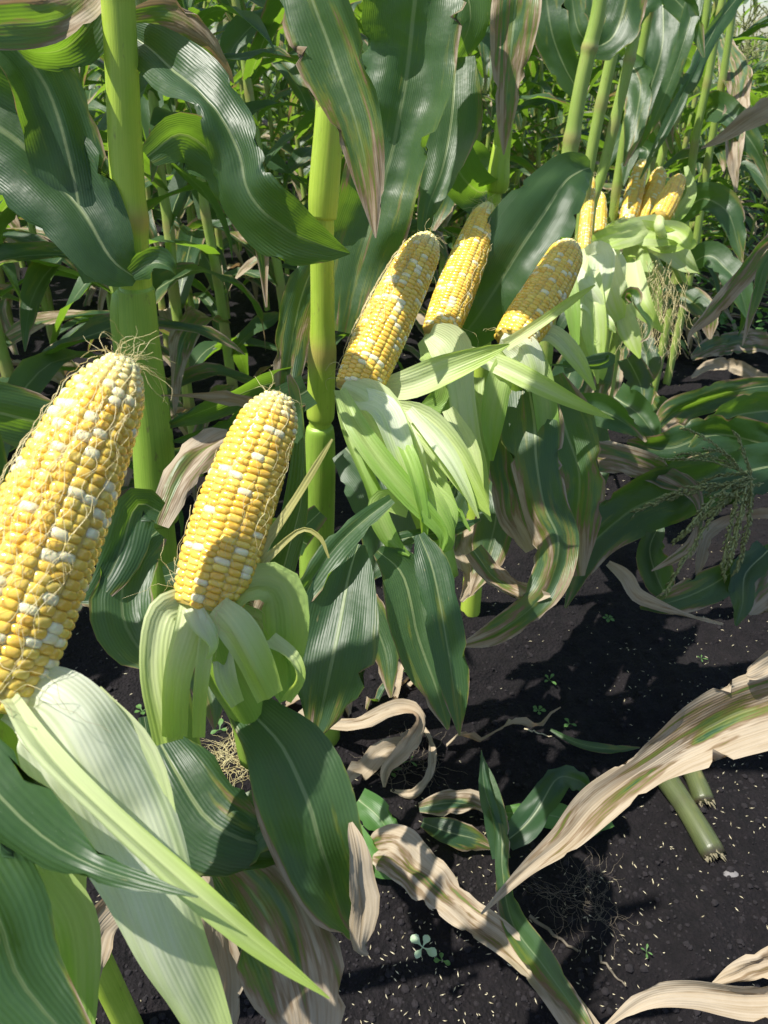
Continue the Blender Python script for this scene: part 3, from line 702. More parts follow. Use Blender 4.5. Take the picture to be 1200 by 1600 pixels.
# second ear
e = ear_at(B, (322, 950, .455), (438, 616, .475), 122, rows=16, seed=9, white=.22, bend=-.02, res=9, taper=.66, roll=.3)
eo = e[0]; eo['label'] = 'second peeled ear, plump, with a crease between kernel rows and a blunt pale tip'
ear_silk(e, eo, 2, 16, 20, (-1.4, 1.2), .00018, .03, 34)
shank(eo, (322, 955, .46), [(345, 1040, .47), (385, 1110, .49), (400, 1180, .52)], 62, 'sheath')
b = lambda *a, **k: blade(eo, *a, name='husk_leaf', ragged=.06, **k)
b([(290, 940, .45, 52, 10), (252, 962, .435, 54, 10), (240, 1050, .43, 52, 0), (262, 1160, .435, 50, 0)], 'husk', fold=.05, ruffle=.03)
b([(305, 945, .445, 56, 0), (296, 985, .43, 58, 0), (276, 1060, .425, 48, 10), (272, 1152, .43, 42, 0)], 'husk', fold=-.07, ruffle=.03)
b([(330, 955, .44, 26, 0), (322, 1010, .428, 24, 0), (312, 1090, .43, 22, 0), (310, 1152, .433, 20, 0)], 'husk', fold=.05)
b([(335, 950, .435, 50, -10), (365, 985, .425, 62, -20), (395, 1040, .425, 56, -20), (420, 1092, .43, 44, 0)], 'husk', fold=-.08, ruffle=.03)
b([(345, 945, .45, 60, 30), (395, 915, .45, 60, 40), (435, 925, .455, 66, 20), (446, 985, .46, 60, 10), (440, 1045, .465, 52, 0), (452, 1090, .47, 30, 0)], 'husk_green', fold=.12, ruffle=.1)
b([(350, 965, .47, 50, 0), (400, 975, .47, 56, 30), (440, 1000, .47, 44, 50), (462, 1040, .47, 30, 40), (455, 1080, .47, 10)], 'husk_green', fold=.1, ruffle=.08)
b([(275, 935, .47, 40, 30), (300, 925, .455, 60, 70), (350, 935, .45, 60, 70), (392, 925, .46, 40, 40)], 'husk', fold=.1)
b([(300, 950, .438, 30, 0), (318, 985, .425, 40, 20), (330, 1010, .42, 30, 50), (322, 1030, .42, 14, 60)], 'husk_white', fold=.2)
b([(345, 1010, .46, 30, 0), (352, 1060, .455, 36, 20), (372, 1100, .455, 24, 20)], 'husk_white', fold=.1)
b([(420, 1000, .45, 30, 30), (455, 1030, .44, 34, 50), (466, 1060, .44, 24, 40), (448, 1095, .445, 16, 10)], 'husk', fold=.2, ruffle=.14)
b([(378, 925, .47, 24, 0), (405, 865, .462, 22, 20), (455, 790, .46, 13, 20), (492, 730, .46, 11, 0), (519, 686, .46, 4, 0)], 'husk_straw', fold=.2)
b([(385, 905, .465, 20, 0), (425, 866, .46, 15, 10), (470, 828, .456, 8, 0), (500, 840, .455, 8, 0), (514, 872, .455, 3, 0)], 'husk_straw', fold=.2)
b([(440, 900, .50, 60, 30), (470, 780, .50, 50, 50), (476, 690, .50, 40, 60), (468, 620, .50, 34, 50), (452, 585, .50, 8, 30)], 'leaf', fold=.2)
# leaves under the second ear
l([(345, 1050, .50, 44, 0), (390, 1110, .485, 66, 0), (440, 1165, .47, 116, 10), (478, 1250, .46, 146, 10), (505, 1335, .465, 132, 0), (530, 1400, .48, 112, 30), (552, 1450, .49, 60, 60), (572, 1478, .495, 14, 60)], 'leaf', fold=.10, ruffle=.06, nu=15)
l([(548, 1285, .462, 6, 0), (556, 1320, .455, 30, 30), (560, 1370, .452, 44, 50), (568, 1420, .455, 40, 20), (562, 1475, .46, 26), (575, 1492, .465, 4)], 'leaf_dry', fold=.1, ruffle=.14)
l([(250, 1160, .50, 60, 0), (275, 1205, .485, 120, 0), (320, 1275, .475, 150, 10), (372, 1310, .47, 110, 10), (430, 1325, .47, 60, 30), (480, 1338, .47, 10, 30)], 'leaf', fold=-.08, ruffle=.04, nu=13)
l([(320, 1290, .49, 60), (385, 1300, .485, 110, 20), (430, 1290, .48, 100, 40), (470, 1320, .48, 60, 30), (500, 1380, .485, 30)], 'leaf', fold=.1, ruffle=.08)
l([(350, 1340, .50, 60, 0), (400, 1400, .49, 140, 10), (445, 1480, .485, 150, 0), (475, 1570, .48, 130, 0), (480, 1640, .48, 80)], 'leaf_half', fold=.10, ruffle=.05, nu=13)
l([(300, 1380, .53, 60), (330, 1450, .52, 90, 30), (350, 1540, .52, 80, 30), (340, 1640, .52, 40)], 'leaf_dry', fold=.1)
l([(225, 1120, .52, 20), (245, 1250, .50, 26, 60), (255, 1400, .49, 22, 60), (262, 1450, .49, 4, 60)], 'leaf', fold=.1)
l([(200, 1400, .60, 40), (150, 1450, .58, 60, 30), (130, 1530, .56, 60, 30), (110, 1640, .55, 20)], 'leaf_dry', fold=.1)

# ---- second stalk and the third ear ----------------------------------------
Cp = plant('corn plant with the middle stalk in front of the third peeled ear', 500, 1000, base=np.array([-.075, .86, 0]))
hstalk(Cp, .86, [(548, -260, 34), (530, -60, 36), (518, 100, 38), (512, 190, 40), (506, 330, 34), (503, 350, 38), (504, 500, 38), (501, 640, 44), (500, 670, 34), (497, 800, 40), (495, 900, 42)], (.17, .365, .575, .8), 'stalk', n=120)
hstalk(Cp, .86, [(519, 120, 36), (517, 135, 40), (512, 220, 46), (506, 300, 48), (504, 340, 44)], (), 'stalk', 'sheath', False, 30, .1)
hstalk(Cp, .86, [(500, 664, 35), (500, 676, 45), (499, 740, 50), (496, 830, 52), (494, 930, 50)], (), 'sheath', 'sheath', True, 30, .1)
l = lambda *a, **k: blade(Cp, *a, **k)
l([(462, -140, .62, 60, 0), (486, -10, .62, 104, -15), (520, 90, .63, 110, -10), (556, 190, .64, 84, 0), (578, 290, .65, 46, 0), (587, 372, .66, 2, 0)], 'leaf_spot', fold=.12, ruffle=.03, nu=13)
l([(650, -200, .84, 120, 0), (648, -30, .86, 168, 10), (640, 80, .88, 160, 0), (622, 190, .90, 140, -10), (596, 300, .92, 116, -10), (562, 410, .94, 110, 0), (540, 520, .96, 60, 0)], 'leaf', fold=.16, ruffle=.05, nu=15)
l([(715, -60, .96, 60, 0), (735, 20, .97, 60, 20), (722, 70, .98, 50, 50), (700, 100, .99, 30, 40), (690, 112, 1.0, 4)], 'leaf', fold=.12)
l([(712, 90, .98, 60, 0), (706, 180, .98, 92, 0), (692, 260, .98, 66, 0), (668, 330, .98, 30, 0), (655, 420, .98, 3)], 'leaf', fold=.1, ruffle=.08)
l([(508, 400, .9, 30), (482, 430, .88, 66, 20), (462, 500, .87, 66, 20), (448, 580, .86, 54, 20), (445, 640, .86, 10)], 'leaf_spot', fold=.1, ruffle=.05)
l([(470, 655, .86, 50, 0), (420, 640, .82, 30, 40), (350, 620, .78, 22, 50), (250, 618, .74, 3, 50)], 'leaf_dry', fold=.1)
l([(470, 590, .88, 40, 0), (400, 606, .84, 42, 30), (320, 640, .80, 40, 40), (255, 668, .76, 8, 30)], 'leaf', fold=.14)
l([(480, 610, .86, 50, 0), (400, 655, .82, 54, 0), (320, 680, .80, 30, 20), (270, 690, .78, 4)], 'leaf_clean', fold=.14)
l([(612, 780, .70, 16, 0), (570, 812, .69, 30, 0), (520, 860, .67, 40, 10), (470, 930, .66, 38, 20), (440, 960, .65, 10)], 'leaf', fold=.2, ruffle=.03)
l([(560, 850, .70, 22, 0), (545, 900, .68, 86, 0), (530, 980, .66, 132, 0), (515, 1050, .65, 120, 0), (500, 1120, .65, 60, 0), (490, 1160, .65, 4)], 'leaf', fold=.08, ruffle=.04, nu=13)
l([(590, 860, .72, 20, 0), (630, 900, .72, 76, 10), (652, 990, .71, 92, 10), (680, 1070, .71, 60, 10), (700, 1140, .71, 4)], 'leaf_spot', fold=.12, ruffle=.04)
l([(655, 835, .68, 16, 0), (676, 890, .67, 62, 0), (694, 980, .66, 66, 0), (708, 1070, .66, 46, 0), (718, 1150, .66, 2)], 'leaf', fold=.16, ruffle=.03, nu=11)
l([(600, 850, .73, 20), (640, 840, .73, 24, 30), (700, 830, .74, 26, 30), (750, 812, .76, 4)], 'leaf', fold=.2)
l([(480, 850, .8, 40), (430, 830, .78, 50, 20), (380, 880, .76, 60, 20), (350, 960, .74, 30)], 'leaf', fold=.1)
l([(540, 700, .92, 50, 0), (590, 760, .90, 110, 10), (600, 850, .88, 90, 10), (570, 900, .86, 30)], 'leaf_clean', fold=.1)
# third ear
e = ear_at(Cp, (556, 612, .76), (672, 368, .80), 80, rows=17, seed=14, white=.30, bend=-.01, res=8, taper=.68)
eo = e[0]; eo['label'] = 'third peeled ear just right of the middle stalk, silk along its left side'
ear_silk(e, eo, 3, 20, 40, (-1.5, -.2), .0003, .03, 6)
shank(eo, (556, 615, .77), [(590, 680, .77), (640, 760, .76), (682, 830, .75), (700, 900, .76)], 34, 'sheath')
b = lambda *a, **k: blade(eo, *a, name='husk_leaf', **k)
b([(535, 602, .74, 30, 0), (575, 628, .725, 78, 10), (606, 680, .715, 70, 0), (640, 750, .715, 50, -20), (672, 815, .72, 30)], 'husk', fold=-.16, ruffle=.04, nu=13)
b([(530, 610, .73, 20, 20), (555, 665, .71, 40, 20), (598, 725, .70, 40, 10), (645, 780, .70, 34, 0), (690, 830, .705, 20, 0), (690, 860, .71, 6)], 'husk_green', fold=.2, ruffle=.03, nu=11)
b([(528, 620, .75, 10, 0), (545, 680, .74, 22, 20), (575, 750, .73, 26, 30), (592, 800, .73, 30, 20), (600, 820, .73, 6)], 'husk_green', fold=.2)
b([(610, 640, .77, 30, 0), (660, 662, .745, 50, 10), (705, 710, .735, 54, 0), (738, 765, .735, 36, 0), (766, 806, .735, 2)], 'husk', fold=.14, ruffle=.05, nu=11)
b([(615, 650, .78, 40, 0), (652, 700, .77, 66, 0), (668, 780, .77, 60, 0), (680, 860, .775, 30)], 'husk', fold=.10, ruffle=.05)
b([(640, 640, .74, 14, 0), (690, 700, .728, 26, 20), (725, 760, .725, 18, 30), (748, 810, .73, 3)], 'husk_white', fold=.25, ruffle=.1)
b([(600, 640, .735, 14, 0), (640, 720, .70, 24, 10), (660, 800, .70, 22, 30), (664, 850, .71, 4)], 'husk_green', fold=.25, ruffle=.12)
b([(700, 640, .80, 20, 0), (730, 700, .79, 34, 10), (744, 770, .79, 22, 20), (768, 815, .79, 3)], 'husk', fold=.2, ruffle=.1)
b([(560, 620, .74, 30, 20), (600, 640, .712, 48, 20), (625, 700, .705, 40, 10), (650, 770, .71, 22)], 'husk_white', fold=.2, ruffle=.05)
b([(590, 625, .76, 30, 0), (640, 690, .74, 40, -20), (668, 760, .73, 30, -30), (690, 800, .73, 6)], 'husk_white', fold=.2, ruffle=.08)
b([(650, 740, .725, 20, 0), (668, 780, .715, 44, 20), (690, 820, .715, 40, 40), (700, 850, .72, 20, 30), (692, 862, .72, 6)], 'husk_green', fold=.2, ruffle=.14)
b([(598, 606, .78, 30, 0), (640, 600, .765, 42, 10), (700, 576, .75, 40, 10), (760, 552, .74, 24, 0), (796, 538, .735, 3)], 'husk', fold=.18, ruffle=.02)
b([(640, 790, .73, 40, 0), (600, 778, .72, 34, 30), (590, 800, .715, 30, 20), (612, 845, .72, 24, 0), (640, 868, .72, 4)], 'husk_green', fold=.1, ruffle=.1)
b([(660, 760, .74, 40), (700, 800, .73, 30, 20), (690, 850, .73, 20, 30)], 'husk_green', fold=.1, ruffle=.1)
b([(680, 720, .75, 16), (710, 800, .74, 16, 20), (716, 800, .74, 14, 20), (735, 830, .74, 3)], 'husk_green', fold=.2)

# ---- fourth ear ------------------------------------------------------------
D = plant('corn plant whose slim peeled ear leans right just above the third ear', 600, 1000, base=np.array([.14, 1.2, 0]))
hstalk(D, 1.19, [(832, -200, 22), (812, -30, 26), (797, 100, 28), (785, 220, 28), (778, 285, 30), (773, 292, 22), (766, 420, 24), (752, 560, 27), (745, 700, 27), (742, 860, 30)], (.19, .37, .56, .78), 'stalk', n=100)
hstalk(D, 1.19, [(784, 225, 27), (781, 250, 31), (778, 285, 36), (776, 300, 28)], (), 'stalk', 'sheath', False, 12)
l = lambda *a, **k: blade(D, *a, **k)
l([(812, -140, .90, 60, 0), (806, 0, .92, 80, 0), (797, 90, .94, 66, 0), (790, 170, .96, 34, 10), (787, 242, .98, 2)], 'leaf_half', fold=.14, ruffle=.04)
l([(775, 292, 1.2, 20), (740, 250, 1.2, 56, 0), (710, 262, 1.18, 60, 20), (690, 310, 1.16, 50, 30), (675, 360, 1.15, 10)], 'leaf', fold=.1)
l([(778, 290, 1.18, 20), (748, 300, 1.1, 60, 10), (715, 262, 1.05, 70, 10), (700, 180, 1.02, 40, 10)], 'leaf_clean', fold=.1)
e = ear_at(D, (686, 522, .93), (764, 320, .99), 62, rows=16, seed=21, white=.24, res=7, taper=.6)
eo = e[0]; eo['label'] = 'fourth peeled ear, slim, with a frizz of silk at its tip'
ear_silk(e, eo, 4, 46, 14, (-1.4, 1.4), .0003, .05, 4)
shank(eo, (686, 524, .94), [(700, 570, .95), (720, 640, .97), (735, 720, 1.0)], 30, 'sheath')
b = lambda *a, **k: blade(eo, *a, name='husk_leaf', **k)
b([(672, 520, .90, 30), (700, 545, .885, 66, 0), (716, 600, .88, 46, 10), (728, 680, .88, 44, 0), (744, 740, .885, 38), (764, 812, .89, 2)], 'husk', fold=.16, ruffle=.04, nu=11)
b([(660, 530, .92, 20), (690, 560, .90, 70, 20), (690, 620, .90, 50, 10), (660, 636, .90, 10)], 'husk_green', fold=.1)
b([(720, 548, .90, 20), (780, 572, .87, 30, 10), (850, 606, .85, 32, 5), (910, 634, .84, 20, 0), (960, 656, .835, 1)], 'husk', fold=.2, ruffle=.02)
b([(700, 560, .95, 20), (735, 640, .94, 40, 10), (745, 720, .94, 40), (750, 800, .95, 10)], 'husk_green', fold=.14)
b([(745, 590, .95, 24), (738, 640, .94, 30, 10), (712, 700, .95, 20, 10), (700, 730, .95, 3)], 'husk_green', fold=.14)

# ---- fifth ear -------------------------------------------------------------
E = plant('corn plant with a broad dark arching leaf and the fifth, right-leaning peeled ear', 700, 1000, base=np.array([.28, 1.5, 0]))
hstalk(E, 1.47, [(960, -200, 20), (938, 0, 23), (920, 80, 24), (905, 150, 23), (888, 250, 25), (870, 360, 25), (850, 560, 26), (840, 700, 26)], (.24, .46, .7), 'stalk_bg', n=100)
l = lambda *a, **k: blade(E, *a, **k)
l([(922, 262, 1.0, 20, 0), (905, 268, .99, 56, 0), (882, 285, .98, 84, 0), (852, 330, .97, 106, 0), (812, 390, .97, 120, 0), (775, 450, .99, 100, 0), (735, 510, 1.02, 76, 0), (700, 545, 1.05, 20)], 'leaf_clean', fold=.14, ruffle=.04, nu=13, n=60)
l([(908, 150, 1.3, 24), (880, 100, 1.28, 50, 10), (860, 40, 1.26, 60, 0), (850, -40, 1.24, 60)], 'leaf', fold=.1)
l([(918, 78, 1.3, 24), (955, 60, 1.3, 60, 10), (975, 10, 1.3, 60, 0), (985, -60, 1.3, 50)], 'leaf_spot', fold=.1)
e = ear_at(E, (800, 536, .88), (893, 382, .93), 72, rows=18, seed=31, white=.2, bend=.02, res=7, taper=.72)
eo = e[0]; eo['label'] = 'fifth peeled ear, dull yellow, leaning right beside the broad dark leaf'
ear_silk(e, eo, 5, 8, 6, (-1, 1), .0003, .02, 14)
shank(eo, (800, 538, .9), [(810, 580, .92), (815, 650, .96), (825, 720, 1.0)], 34, 'sheath')
b = lambda *a, **k: blade(eo, *a, name='husk_leaf', **k)
b([(782, 530, .87, 24), (812, 545, .86, 60, 0), (828, 580, .86, 56, 0), (832, 612, .87, 20)], 'husk_white', fold=-.2, ruffle=.06)
b([(790, 540, .86, 20), (845, 505, .84, 16, 10), (895, 468, .83, 12), (930, 445, .83, 2)], 'husk', fold=.2)
b([(820, 530, .9, 20), (860, 520, .9, 26, 10), (900, 560, .9, 26, 10), (930, 610, .9, 4)], 'husk', fold=.2)
b([(800, 545, .88, 30), (780, 600, .87, 40, 0), (770, 660, .88, 34), (768, 720, .89, 6)], 'husk_green', fold=.12)
b([(830, 545, .9, 30), (848, 600, .9, 40, 0), (856, 680, .9, 34), (850, 730, .91, 6)], 'husk_green', fold=.12)
# drooping leaves below the fifth ear
l([(825, 600, .92, 50, 0), (835, 660, .90, 96, 0), (838, 720, .89, 80, 0), (850, 790, .89, 70, 0), (872, 850, .89, 70, 10), (850, 930, .88, 50, 20), (780, 985, .87, 44, 20), (722, 1008, .86, 8, 10)], 'leaf_spot', fold=-.12, ruffle=.08, nu=13)
l([(860, 590, .98, 40), (880, 660, .96, 90, 10), (905, 740, .95, 70, 0), (900, 830, .95, 66, 0), (905, 900, .95, 20)], 'leaf_spot', fold=.12, ruffle=.09)
l([(790, 640, 1.0, 40), (790, 720, .98, 60, 20), (800, 800, .97, 60, 20), (830, 860, .96, 20)], 'leaf_half', fold=.12)
l([(770, 700, 1.0, 20), (745, 690, .98, 36, 20), (735, 730, .97, 40), (700, 740, .96, 4)], 'leaf_dry', fold=.12, ruffle=.12)
l([(740, 860, .95, 30), (770, 900, .93, 40, 30), (820, 930, .9, 40, 40), (860, 930, .88, 6)], 'leaf_half', fold=.12, ruffle=.12)

# ---- the cluster of far ears ------------------------------------------------
def far_plant(label, yw, st, ear_b, ear_t, wid, seed, elab, husks, leaves=(), white=.25):
    pl = plant(label, 0, 0, base=PV(st[-1][0], st[-1][1], yw)*np.array([1, 1, 0]))
    hstalk(pl, yw, st, (.2, .4, .6, .8), 'stalk_bg', n=60, ns=12)
    e = ear_at(pl, ear_b, ear_t, wid, rows=14, seed=seed, white=white, res=5); e[0]['label'] = elab
    shank(e[0], ear_b, [(ear_b[0]+6, ear_b[1]+30, ear_b[2]), (st[-1][0]-2, ear_b[1]+120, depth_on(ear_b[1]+120, yw))], wid*.45, 'husk')
    for c, m in husks: blade(e[0], c, m, name='husk_leaf', fold=.16, ruffle=.05, n=22, nu=9)
    for c, m in leaves: blade(pl, c, m, fold=.12, ruffle=.07, n=22, nu=9)
    ear_silk(e, e[0], seed, 8, 3, (-1, 1), .0006, .03, 4)
far_plant('corn plant whose narrow ear shows behind the edge of the broad dark leaf', 1.75, [(995, -150, 20), (975, 0, 22), (950, 115, 23), (925, 235, 22), (906, 370, 20), (895, 560, 20)],
          (875, 392, 1.35), (893, 305, 1.4), 18, 41, 'narrow whitish ear half hidden behind the broad dark leaf',
          [([(880, 395, 1.36, 20), (893, 470, 1.33, 26), (900, 540, 1.33, 10)], 'husk_green')],
          [([(948, 75, 1.6, 20), (975, 30, 1.6, 44), (1000, -40, 1.6, 44)], 'leaf'), ([(945, 80, 1.6, 20), (905, 50, 1.58, 40), (890, -30, 1.56, 40)], 'leaf_spot')])
far_plant('corn plant with an upright ear wedged between the green stalks', 1.92, [(1020, -120, 18), (988, 70, 21), (970, 150, 21), (942, 267, 20), (923, 340, 18), (912, 520, 18)],
          (911, 395, 1.6), (924, 274, 1.66), 22, 42, 'upright ear wedged left of the green stalk',
          [([(905, 390, 1.58, 16), (905, 480, 1.55, 40), (930, 560, 1.55, 40), (935, 610, 1.55, 4)], 'husk'), ([(915, 398, 1.58, 20), (940, 400, 1.5, 40, 20), (930, 470, 1.48, 34), (926, 560, 1.48, 3)], 'husk_white')],
          [([(975, 84, 1.8, 20), (1000, 130, 1.78, 40), (990, 200, 1.76, 34), (975, 260, 1.75, 4)], 'leaf'), ([(972, 90, 1.8, 20), (940, 60, 1.78, 40), (925, 0, 1.76, 40), (930, -60, 1.76, 40)], 'leaf')])
far_plant('corn plant with a short orange ear between two stalks', 2.1, [(1045, -150, 14), (1020, -10, 16), (993, 130, 18), (973, 233, 18), (957, 350, 17), (948, 520, 17)],
          (936, 366, 1.9), (938, 302, 1.95), 23, 43, 'short orange ear between two stalks',
          [([(940, 382, 1.85, 24), (975, 370, 1.8, 34, 10), (1020, 368, 1.78, 40, 10), (1080, 375, 1.78, 4)], 'husk'), ([(935, 372, 1.8, 20), (950, 420, 1.75, 56), (965, 450, 1.75, 40), (985, 480, 1.75, 4)], 'husk_white')],
          [([(1035, -20, 1.9, 50), (1035, 70, 1.88, 56), (1012, 150, 1.88, 50), (988, 230, 1.9, 30), (974, 290, 1.9, 3)], 'leaf_clean'), ([(1100, -60, 1.7, 30), (1070, 60, 1.7, 26), (1030, 170, 1.75, 20), (1000, 230, 1.8, 3)], 'leaf')])
far_plant('corn plant with the leftmost of the three tall far ears', 2.25, [(1120, -120, 13), (1098, 60, 15), (1070, 150, 16), (1035, 240, 16), (1015, 350, 14), (1005, 540, 14)],
          (979, 350, 1.95), (1004, 250, 2.0), 29, 44, 'leftmost of the three far ears, pale lower half',
          [([(975, 362, 1.9, 20), (1010, 366, 1.86, 36), (1050, 376, 1.84, 44, 10), (1086, 376, 1.84, 4)], 'husk'), ([(980, 352, 1.88, 30), (940, 378, 1.8, 34, 10), (915, 392, 1.76, 20), (900, 400, 1.74, 3)], 'husk'), ([(990, 360, 1.9, 30), (1000, 430, 1.86, 44), (1020, 480, 1.86, 30), (1035, 518, 1.86, 2)], 'husk_green')],
          [([(995, 225, 2.05, 16), (1012, 235, 2.03, 24), (1005, 262, 2.03, 20), (995, 300, 2.03, 3)], 'leaf_clean')], .45)
far_plant('corn plant with the middle one of the three tall far ears', 2.35, [(1150, -120, 13), (1125, 20, 14), (1105, 130, 15), (1085, 230, 15), (1060, 420, 15)],
          (1003, 350, 1.97), (1033, 264, 2.03), 32, 45, 'middle one of the three far ears, orange',
          [([(1000, 362, 1.9, 30), (1040, 382, 1.86, 44), (1070, 410, 1.86, 30), (1092, 426, 1.86, 2)], 'husk_white'), ([(995, 352, 1.88, 26), (960, 372, 1.82, 40), (925, 384, 1.8, 20), (905, 384, 1.8, 3)], 'husk')], (), .12)
far_plant('corn plant with the rightmost, palest of the three tall far ears', 2.45, [(1165, -120, 12), (1145, 20, 13), (1128, 130, 14), (1105, 260, 14), (1080, 420, 14)],
          (1030, 342, 1.8), (1063, 276, 1.88), 34, 46, 'rightmost and palest of the three far ears',
          [([(1072, 260, 1.9, 6), (1080, 300, 1.88, 16), (1060, 335, 1.85, 20), (1040, 350, 1.82, 6)], 'husk_green'), ([(1020, 355, 1.8, 20), (1060, 362, 1.76, 30), (1078, 380, 1.74, 20), (1088, 376, 1.74, 2)], 'husk'), ([(1025, 350, 1.8, 30), (970, 370, 1.74, 40), (930, 385, 1.72, 34), (890, 400, 1.7, 8)], 'husk')], (), .05)

# more peeled husk strips in the far cluster belong to one unpicked, low ear
G = plant('corn plant with drooping white husks and hanging silk below the far ears', 0, 0, base=ground_pt(985, 640)*np.array([1, 1, 0]))
hstalk(G, 1.9, [(985, 400, 20), (965, 520, 22), (952, 600, 22)], (), 'stalk_bg', n=30)
e = ear_at(G, (965, 470, 1.6), (948, 400, 1.62), 34, rows=14, seed=51, res=5, white=.4); eo = e[0]; eo['label'] = 'ear wrapped in white striped husk below the far ears'
for c, m in [([(948, 390, 1.55, 20), (945, 430, 1.53, 50), (955, 470, 1.53, 54), (968, 500, 1.54, 20)], 'husk_white'), ([(925, 405, 1.5, 16), (922, 450, 1.48, 36), (930, 520, 1.47, 36), (934, 600, 1.47, 2)], 'husk'),
             ([(900, 420, 1.5, 16), (905, 450, 1.48, 46), (930, 480, 1.47, 30), (935, 520, 1.47, 3)], 'husk_white'), ([(990, 410, 1.6, 20), (1000, 470, 1.56, 34), (1020, 500, 1.56, 16), (1036, 520, 1.56, 2)], 'husk'),
             ([(930, 480, 1.5, 10), (950, 505, 1.47, 16), (962, 520, 1.47, 2)], 'husk_white'), ([(972, 478, 1.55, 20), (985, 520, 1.54, 34), (1000, 560, 1.54, 3)], 'husk')]:
    blade(eo, c, m, name='husk_leaf', fold=.16, ruffle=.05, n=22, nu=9)
rg2 = random.Random(8); lines = []
for q in range(90):
    x, y = 1010+rg2.uniform(-25, 60), 400+rg2.uniform(0, 60); pts = []
    for s in range(9): pts.append(P(x, y, 1.75+rg2.uniform(-.03, .03))); x += rg2.uniform(-10, 9); y += rg2.uniform(4, 22)
    lines.append(pts)
strands('silk', eo, lines, .0006, 'silk')
l = lambda *a, **k: blade(G, *a, n=30, **k)
l([(975, 470, 1.5, 14), (988, 462, 1.49, 26, 20), (992, 480, 1.48, 18, 50), (1015, 505, 1.48, 10, 20), (1012, 525, 1.48, 8), (1000, 535, 1.48, 1)], 'leaf_spot', fold=.2)
l([(880, 575, 1.3, 20), (950, 560, 1.3, 18, 50), (930, 572, 1.28, 10, 50), (860, 570, 1.28, 2)], 'leaf_clean', fold=.2)
for c, m in [([(980, 560, 1.7, 30), (1000, 600, 1.6, 44, 10), (1005, 640, 1.55, 30)], 'leaf'), ([(960, 620, 1.4, 50), (1000, 650, 1.36, 46, 20), (1030, 690, 1.34, 20)], 'leaf_clean'), ([(900, 560, 1.5, 40), (880, 620, 1.45, 56, 10), (900, 680, 1.4, 40), (890, 720, 1.4, 6)], 'leaf'),
             ([(940, 560, 1.6, 40), (925, 620, 1.5, 50), (915, 680, 1.45, 30), (925, 740, 1.4, 4)], 'leaf_half'), ([(990, 500, 1.8, 30), (1010, 560, 1.75, 44), (1000, 610, 1.7, 20)], 'leaf_spot'), ([(860, 640, 1.2, 30), (930, 640, 1.2, 50, 10), (975, 660, 1.2, 30), (1010, 690, 1.2, 3)], 'leaf')]:
    l(c, m, fold=.12)

for c, m in [([(1180, -40, 1.9, 16), (1120, 40, 1.85, 26, 20), (1075, 130, 1.8, 24, 20), (1035, 210, 1.8, 16), (1000, 280, 1.8, 2)], 'leaf_clean'), ([(1085, 200, 2.2, 20), (1110, 170, 2.1, 40, 10), (1150, 190, 2.0, 40, 20), (1190, 250, 2.0, 20), (1205, 300, 2.0, 3)], 'leaf'),
             ([(1105, 130, 2.2, 20), (1075, 90, 2.1, 40, 10), (1050, 110, 2.0, 44, 30), (1040, 170, 2.0, 34), (1050, 240, 2.0, 3)], 'leaf_spot'), ([(1130, 60, 2.2, 20), (1150, 130, 2.1, 44, 10), (1145, 220, 2.0, 30, 20), (1150, 300, 2.0, 3)], 'leaf_half'),
             ([(1060, 340, 2.1, 20), (1100, 310, 2.0, 44, 10), (1140, 340, 1.95, 44, 20), (1160, 410, 1.95, 3)], 'leaf'), ([(1070, 420, 2.0, 26), (1110, 400, 1.95, 40, 10), (1150, 440, 1.9, 40, 30), (1170, 500, 1.9, 4)], 'leaf_clean'),
             ([(1010, 480, 1.9, 26), (1060, 460, 1.9, 40, 10), (1100, 490, 1.85, 40, 30), (1110, 530, 1.85, 4)], 'leaf_spot'), ([(980, 60, 1.75, 20), (1000, 10, 1.7, 40, 10), (1040, -10, 1.7, 44, 20), (1080, 30, 1.7, 30), (1100, 90, 1.7, 3)], 'leaf')]:
    l(c, m, fold=.14)

# ---- bent plant lying into the aisle ----------------------------------------
K = thing('corn_plant', 'bent corn plant sprawling into the aisle at the right, with scorched leaves and a tassel', 'corn plant', ground_pt(1420, 700)*np.array([1, 1, 0]))
gp = lambda x, y, z: ground_pt(x, y, z)
stalk(K, [gp(1085, 705, .18), gp(1160, 640, .20), gp(1260, 610, .18), gp(1420, 700, -.02)], [.006, .008, .011, .012], (.3, .6), 'stalk_bg', ns=12)
l = lambda *a, **k: blade(K, *a, **k)
l([(855, 712, 1.12, 30, 0), (900, 708, 1.12, 46, 10), (960, 718, 1.12, 50, 20), (1030, 740, 1.12, 50, 20), (1075, 765, 1.11, 34, 40), (1092, 800, 1.10, 24, 50), (1080, 850, 1.10, 26, 30), (1050, 875, 1.1, 14), (1018, 892, 1.1, 2)], 'leaf_half', fold=.14, ruffle=.09, nu=13, n=60)
l([(1260, 720, 1.20, 60), (1170, 735, 1.17, 84, 10), (1080, 760, 1.14, 96, 20), (1000, 790, 1.12, 92, 20), (945, 830, 1.10, 66, 20), (910, 880, 1.08, 44, 20), (883, 950, 1.06, 4, 10)], 'leaf', fold=.12, ruffle=.05, nu=15, n=60)
l([(1240, 850, 1.12, 30), (1170, 880, 1.10, 34, 20), (1110, 915, 1.08, 54, 10), (1050, 940, 1.07, 40, 10), (1000, 950, 1.06, 5)], 'leaf', fold=.14, ruffle=.06)
l([(1230, 800, 1.2, 20), (1160, 805, 1.17, 16, 30), (1110, 830, 1.15, 20, 40), (1095, 870, 1.13, 20, 20), (1088, 905, 1.12, 2)], 'leaf_dry', fold=.1, ruffle=.12)
l([(940, 780, 1.2, 30), (925, 850, 1.19, 46, 10), (915, 890, 1.19, 20)], 'leaf_spot', fold=.12)
